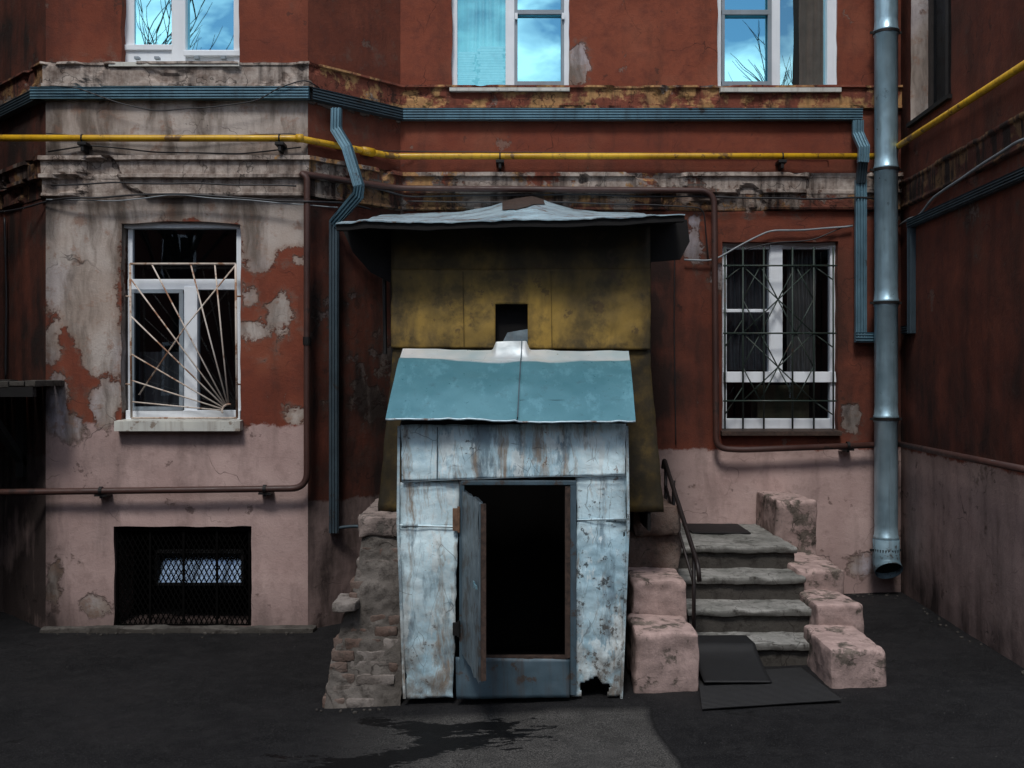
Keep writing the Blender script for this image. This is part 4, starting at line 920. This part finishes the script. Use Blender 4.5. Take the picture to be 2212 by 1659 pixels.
for v0,v1 in ((1098,1146),(1345,1372)):
    m=MB(); m.box(X(978,yf),X(990,yf),yf-.012,yf+.01,Z(v1,yf),Z(v0,yf)); m.tube([S(991,v0-4,yf-.012),S(991,v1+4,yf-.012)],.008,8); sub(m,'hinge',M_rusty if v0<1200 else M_black,door)

# ---------------------------------------------------------------- brick buttress beside the hut
BK=thing('ruined_brick_pier',(-.9,-2.2,0),'crumbling grey-brown brick and stone buttress beside the cellar hut','brick pier')
rr=random.Random(3)
def pf(z): return -2.52+.27*min(1,z/1.1), -1.15+.19*sm(z,.0,1.05)+.02*noise.noise(Vector((0,0,z*7)))
m=MB()
def core(a,b):
    z=1.10*b-.03; yf0,xl=pf(z)
    if a<.4: p=Vector((xl+.01,-.5+(yf0+.5)*(a/.4),z))
    else: p=Vector((xl+.01+(-.68-xl-.01)*((a-.4)/.6),yf0,z))
    lump=.022*max(0,noise.noise(p*4+Vector((5,5,5))))
    return p+Vector((0,-lump,0))+noise.noise_vector(p*7)*.014+noise.noise_vector(p*20)*.010
m.grid(core,110,80); m.obj('core',M_mortar,BK,True)
m=MB(); z=-.01; row=0
while z<1.0:
    h=.068; yf0,xl=pf(z+.03)
    x=xl+rr.uniform(-.02,.01)-(.06 if row%2 else 0)
    while x<-.70:
        L=rr.choice((.12,.24,.24,.18,.15)); a=max(x,xl+rr.uniform(-.02,.015)); b=min(x+L-.009,-.70)
        cov=noise.noise(Vector(((a+b)*1.6,z*2.4,4)))
        if b-a>.03 and cov<.24:
            yy=yf0+rr.uniform(-.014,.010)
            dz=rr.uniform(-.004,.006)
            m.rbox(a,b,yy,yy+.16,z+dz,z+h-.006+rr.uniform(-.006,.003),.009,.010,.013,mi=0 if rr.random()<.62 else 1,fq=13,seed=row+x)
        x+=L
    z+=h; row+=1
m.obj('brickwork',[M_brick,M_brick2],BK,True)
for i,q in enumerate([(-.985,-.70,-2.31,-1.0,1.0,1.13,.022,.022,.022),(-1.10,-.96,-2.51,-2.25,.575,.635,.012,.010,.014)]):
    m=MB(); m.rbox(*q,seed=i*4,fq=8); m.obj('coping_stone',M_mix if i!=1 else M_brick2,BK,True)

# ---------------------------------------------------------------- staircase
ST=thing('staircase',(1.6,-1.4,.12),'short worn stone staircase between stepped pink masonry cheeks','staircase')
steps=[(.76,-1.22,-.01,1.20,2.12),(.595,-1.53,-1.10,1.20,2.10),(.43,-1.80,-1.40,1.20,2.08),(.265,-2.06,-1.66,1.18,2.06)]
for i,(zt,yf_,ybk,x0,x1) in enumerate(steps):
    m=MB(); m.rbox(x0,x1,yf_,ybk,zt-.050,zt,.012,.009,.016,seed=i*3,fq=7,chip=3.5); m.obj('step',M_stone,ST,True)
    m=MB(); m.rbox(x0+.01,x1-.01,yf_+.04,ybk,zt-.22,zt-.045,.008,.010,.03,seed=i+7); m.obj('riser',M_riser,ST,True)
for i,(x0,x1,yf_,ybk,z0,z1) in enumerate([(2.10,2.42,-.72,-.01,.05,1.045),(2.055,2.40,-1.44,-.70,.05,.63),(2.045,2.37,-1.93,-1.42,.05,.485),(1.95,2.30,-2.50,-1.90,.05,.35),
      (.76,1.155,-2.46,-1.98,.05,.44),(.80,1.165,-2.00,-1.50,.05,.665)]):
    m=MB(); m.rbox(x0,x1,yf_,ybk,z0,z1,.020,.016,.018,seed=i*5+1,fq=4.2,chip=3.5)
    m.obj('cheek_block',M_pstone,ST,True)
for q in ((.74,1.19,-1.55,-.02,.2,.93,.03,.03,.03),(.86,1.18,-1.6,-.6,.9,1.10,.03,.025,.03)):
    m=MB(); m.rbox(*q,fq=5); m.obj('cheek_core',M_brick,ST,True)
m=MB(); m.rbox(X(1490,-.5),X(1615,-.5),-.62,-.12,.762,.775,.005,.003,.04); top(m.obj('doormat',M_rubber,smooth=True),'thin black doormat on the top landing','doormat')
HR=thing('handrail',(1.16,-1.6,.4),'thin near-black steel handrail on the stair','handrail')
m=MB(); m.tube(fillet([(1.150,-1.02,1.33),(1.150,-1.08,1.40),(1.20,-2.18,.80),(1.205,-2.20,.70)],.05),.016,10); m.obj('rail',M_rail,HR,True)
m=MB(); m.tube([(1.155,-1.12,1.20),(1.195,-2.06,.66)],.011,8); m.obj('lower_rail',M_rail,HR,True)
for q0,q1 in (((1.155,-1.12,1.36),(1.155,-1.12,.72)),((1.195,-2.06,.85),(1.195,-2.06,.26)),((1.185,-1.30,1.26),(1.185,-1.30,.58))):
    m=MB(); m.tube([q0,q1],.013,8); m.obj('post',M_rail,HR,True)
m=MB()
cs=[Vector(q) for q in ((1.10,-2.84,0),(1.93,-2.78,0),(1.88,-2.12,0),(1.20,-2.16,0))]
def mat_f(a,b):
    p=cs[0].lerp(cs[1],a).lerp(cs[3].lerp(cs[2],a),b); p.z=gz(p.x)+.010+.004*noise.noise(p*3)+.0028*(1 if int(b*60)%2 else 0); return p
m.grid(mat_f,16,240); top(m.obj('doormat',M_rubber,solid=.004),'ribbed black rubber mat lying on the asphalt','doormat')
m=MB()
def mat2(a,b):
    s=b*.60; x=1.16+.42*a+.03*b
    if s<.20: y=-1.88-s; z=.275
    elif s<.24: t=(s-.20)/.04; y=-2.08-.03*t; z=.275-.02*t
    else: t=(s-.24)/.36; y=-2.11-.33*t; z=.255-.125*t**.7
    return Vector((x,y,max(z,gz(x)+.02)+.006*noise.noise(Vector((x*5,s*5,0)))))
m.grid(mat2,16,30); top(m.obj('doormat',M_rubber,smooth=True,solid=.008),'plain black rubber mat draped over the lowest step','doormat')

# ---------------------------------------------------------------- wooden awning by the bay
AW=thing('wooden_awning',(-4.3,-.7,1.9),'dark rotten wooden awning on brackets beside the bay','awning')
m=MB(); rr=random.Random(5)
x=-4.98
while x<X(100,-.9):
    w_=.12; x1=min(x+w_-.006,X(106,-.9)); y0=-1.15+rr.uniform(-.03,.03)
    m.rbox(x,x1,y0,-.05 if x<-4.2 else -.45,1.945+rr.uniform(-.008,.01),1.985+rr.uniform(0,.015),.006,.006,.04,seed=x); x+=w_
m.obj('boards',M_riser,AW,True)
m=MB(); m.box(-4.98,X(100,-.9),-1.12,-1.06,1.87,1.945); m.obj('beam',M_soot_shade,AW)
for x in (-4.8,-4.05):
    m=MB(); m.sweep([(x,-1.08,1.90),(x,-.35,1.30)],[(-.03,-.03),(.03,-.03),(.03,.03),(-.03,.03)]); m.box(x-.03,x+.03,-.42,-.34,1.2,1.94); m.obj('bracket',M_soot_shade,AW)
m=MB(); m.box(-4.98,-4.5,-.10,-.04,0,1.9); m.obj('cellar_door',M_soot_shade,AW)

# ---------------------------------------------------------------- what the panes reflect
def tree(x,y,h,seed,label):
    rr=random.Random(seed); T=thing('bare_tree',(x,y,0),label,'tree','bare trees across the courtyard')
    tr=MB(); cr=MB()
    def br(m,p,d,L,r,lev):
        n=4; pts=[p]; q=p.copy(); dd=d.copy()
        for i in range(n):
            dd=(dd+Vector((rr.uniform(-1,1),rr.uniform(-1,1),rr.uniform(-.2,.7)))*.16).normalized(); q=q+dd*L/n; pts.append(q.copy())
        for i in range(n):
            ra,rb=r*(1-.16*i),r*(1-.16*(i+1)); a,b=pts[i],pts[i+1]; t=(b-a).normalized(); s_=t.orthogonal().normalized(); u=t.cross(s_); k=6 if lev<2 else 3
            m.add([c+(s_*math.cos(6.283*j/k)+u*math.sin(6.283*j/k))*rad for c,rad in ((a,ra),(b,rb)) for j in range(k)],[(j,(j+1)%k,(j+1)%k+k,j+k) for j in range(k)])
        if lev>=5: return
        for i in range(rr.choice((3,4)) if lev<4 else 3):
            k=rr.randint(1,n); az=rr.uniform(0,6.283); sp=rr.uniform(.35,.85); o=pts[k] if lev else pts[rr.randint(2,n)]
            nd_=(dd+Vector((math.cos(az)*sp,math.sin(az)*sp,rr.uniform(-.05,.35)))).normalized()
            br(tr if lev<1 else cr,o,nd_,L*rr.uniform(.60,.78),r*.60,lev+1)
    br(tr,Vector((x,y,-.05)),Vector((0,0,1)),h*.46,h*.013,0)
    tr.obj('trunk',M_bark,T); cr.obj('crown',M_bark,T)
tree(-7.0,-14,12.0,4,'leafless dark tree standing across the courtyard'); tree(6.2,-14,12.4,9,'leafless dark tree standing across the courtyard')
OB=thing('courtyard_house',(0,-26,0),'low dark red house across the courtyard','building')
m=MB(); m.box(-26,26,-34,-26,-.1,9.2); m.obj('wall',simple('dark_red_render',(.10,.03,.022),.9),OB)
m=MB(); m.add([(-26.3,-25.6,9.2),(26.3,-25.6,9.2),(26.3,-30,10.4),(-26.3,-30,10.4),(-26.3,-34.4,9.2),(26.3,-34.4,9.2)],[(0,1,2,3),(3,2,5,4),(0,3,4),(1,5,2),(0,4,5,1)]); m.obj('roof',M_soot_shade,OB)
for z in (1.4,5.0):
    for i in range(9):
        x=-22+5.4*i; m=MB(); m.box(x-.6,x+.6,-26.02,-25.95,z,z+1.9); w=m.obj('window',M_white,OB)
        for q in (-.5,.03):
            m=MB(); m.box(x+q,x+q+.47,-25.96,-25.94,z+.1,z+1.8); sub(m,'glass',M_soot_shade,w)

for o in list(bpy.data.objects):
    if '_m' in o: del o['_m']

# ---------------------------------------------------------------- light, sky, camera
wd=bpy.data.worlds.new('World'); scene.world=wd; wd.use_nodes=True; nt=wd.node_tree; nt.nodes.clear()
out=nt.nodes.new('ShaderNodeOutputWorld'); bg=nt.nodes.new('ShaderNodeBackground'); sky=nt.nodes.new('ShaderNodeTexSky'); sky.sky_type='NISHITA'; sky.sun_disc=False
sky.sun_elevation=math.radians(52); sky.sun_rotation=math.radians(192); sky.air_density=1.0; sky.dust_density=.3
tc=nt.nodes.new('ShaderNodeTexCoord'); mp=nt.nodes.new('ShaderNodeMapping'); mp.inputs['Scale'].default_value=(1,1,2.0); mp.inputs['Location'].default_value=(0,0,0); nz=nt.nodes.new('ShaderNodeTexNoise'); nz.inputs['Scale'].default_value=6.5; nz.inputs['Detail'].default_value=5; nz.inputs['Roughness'].default_value=.55
mr=nt.nodes.new('ShaderNodeMapRange'); mr.inputs[1].default_value=.45; mr.inputs[2].default_value=.60
mx=nt.nodes.new('ShaderNodeMix'); mx.data_type='RGBA'; mx.inputs[7].default_value=(16,16.4,17,1)
L=nt.links.new; L(tc.outputs['Generated'],mp.inputs[0]); L(mp.outputs[0],nz.inputs['Vector']); L(nz.outputs['Fac'],mr.inputs[0]); L(mr.outputs[0],mx.inputs[0]); L(sky.outputs[0],mx.inputs[6]); L(mx.outputs[2],bg.inputs[0]); L(bg.outputs[0],out.inputs[0])
bg.inputs[1].default_value=.086
sun=bpy.data.lights.new('sun','SUN'); sun.energy=2.0; sun.angle=math.radians(13); sun.color=(1,.97,.93)
so=bpy.data.objects.new('sun',sun); COL.objects.link(so); so.rotation_euler=(math.radians(36),0,math.radians(-12)); so.location=(0,-5,12)
cam=bpy.data.cameras.new('camera'); co=bpy.data.objects.new('camera',cam); COL.objects.link(co); co.location=(0,-D,ZC); co.rotation_euler=(math.pi/2,0,0)
cam.sensor_width=36; cam.lens=36*F/2212; cam.shift_y=-9.5/2212; cam.clip_end=600; scene.camera=co
scene.view_settings.view_transform='Standard'; scene.view_settings.look='None'; scene.view_settings.exposure=0
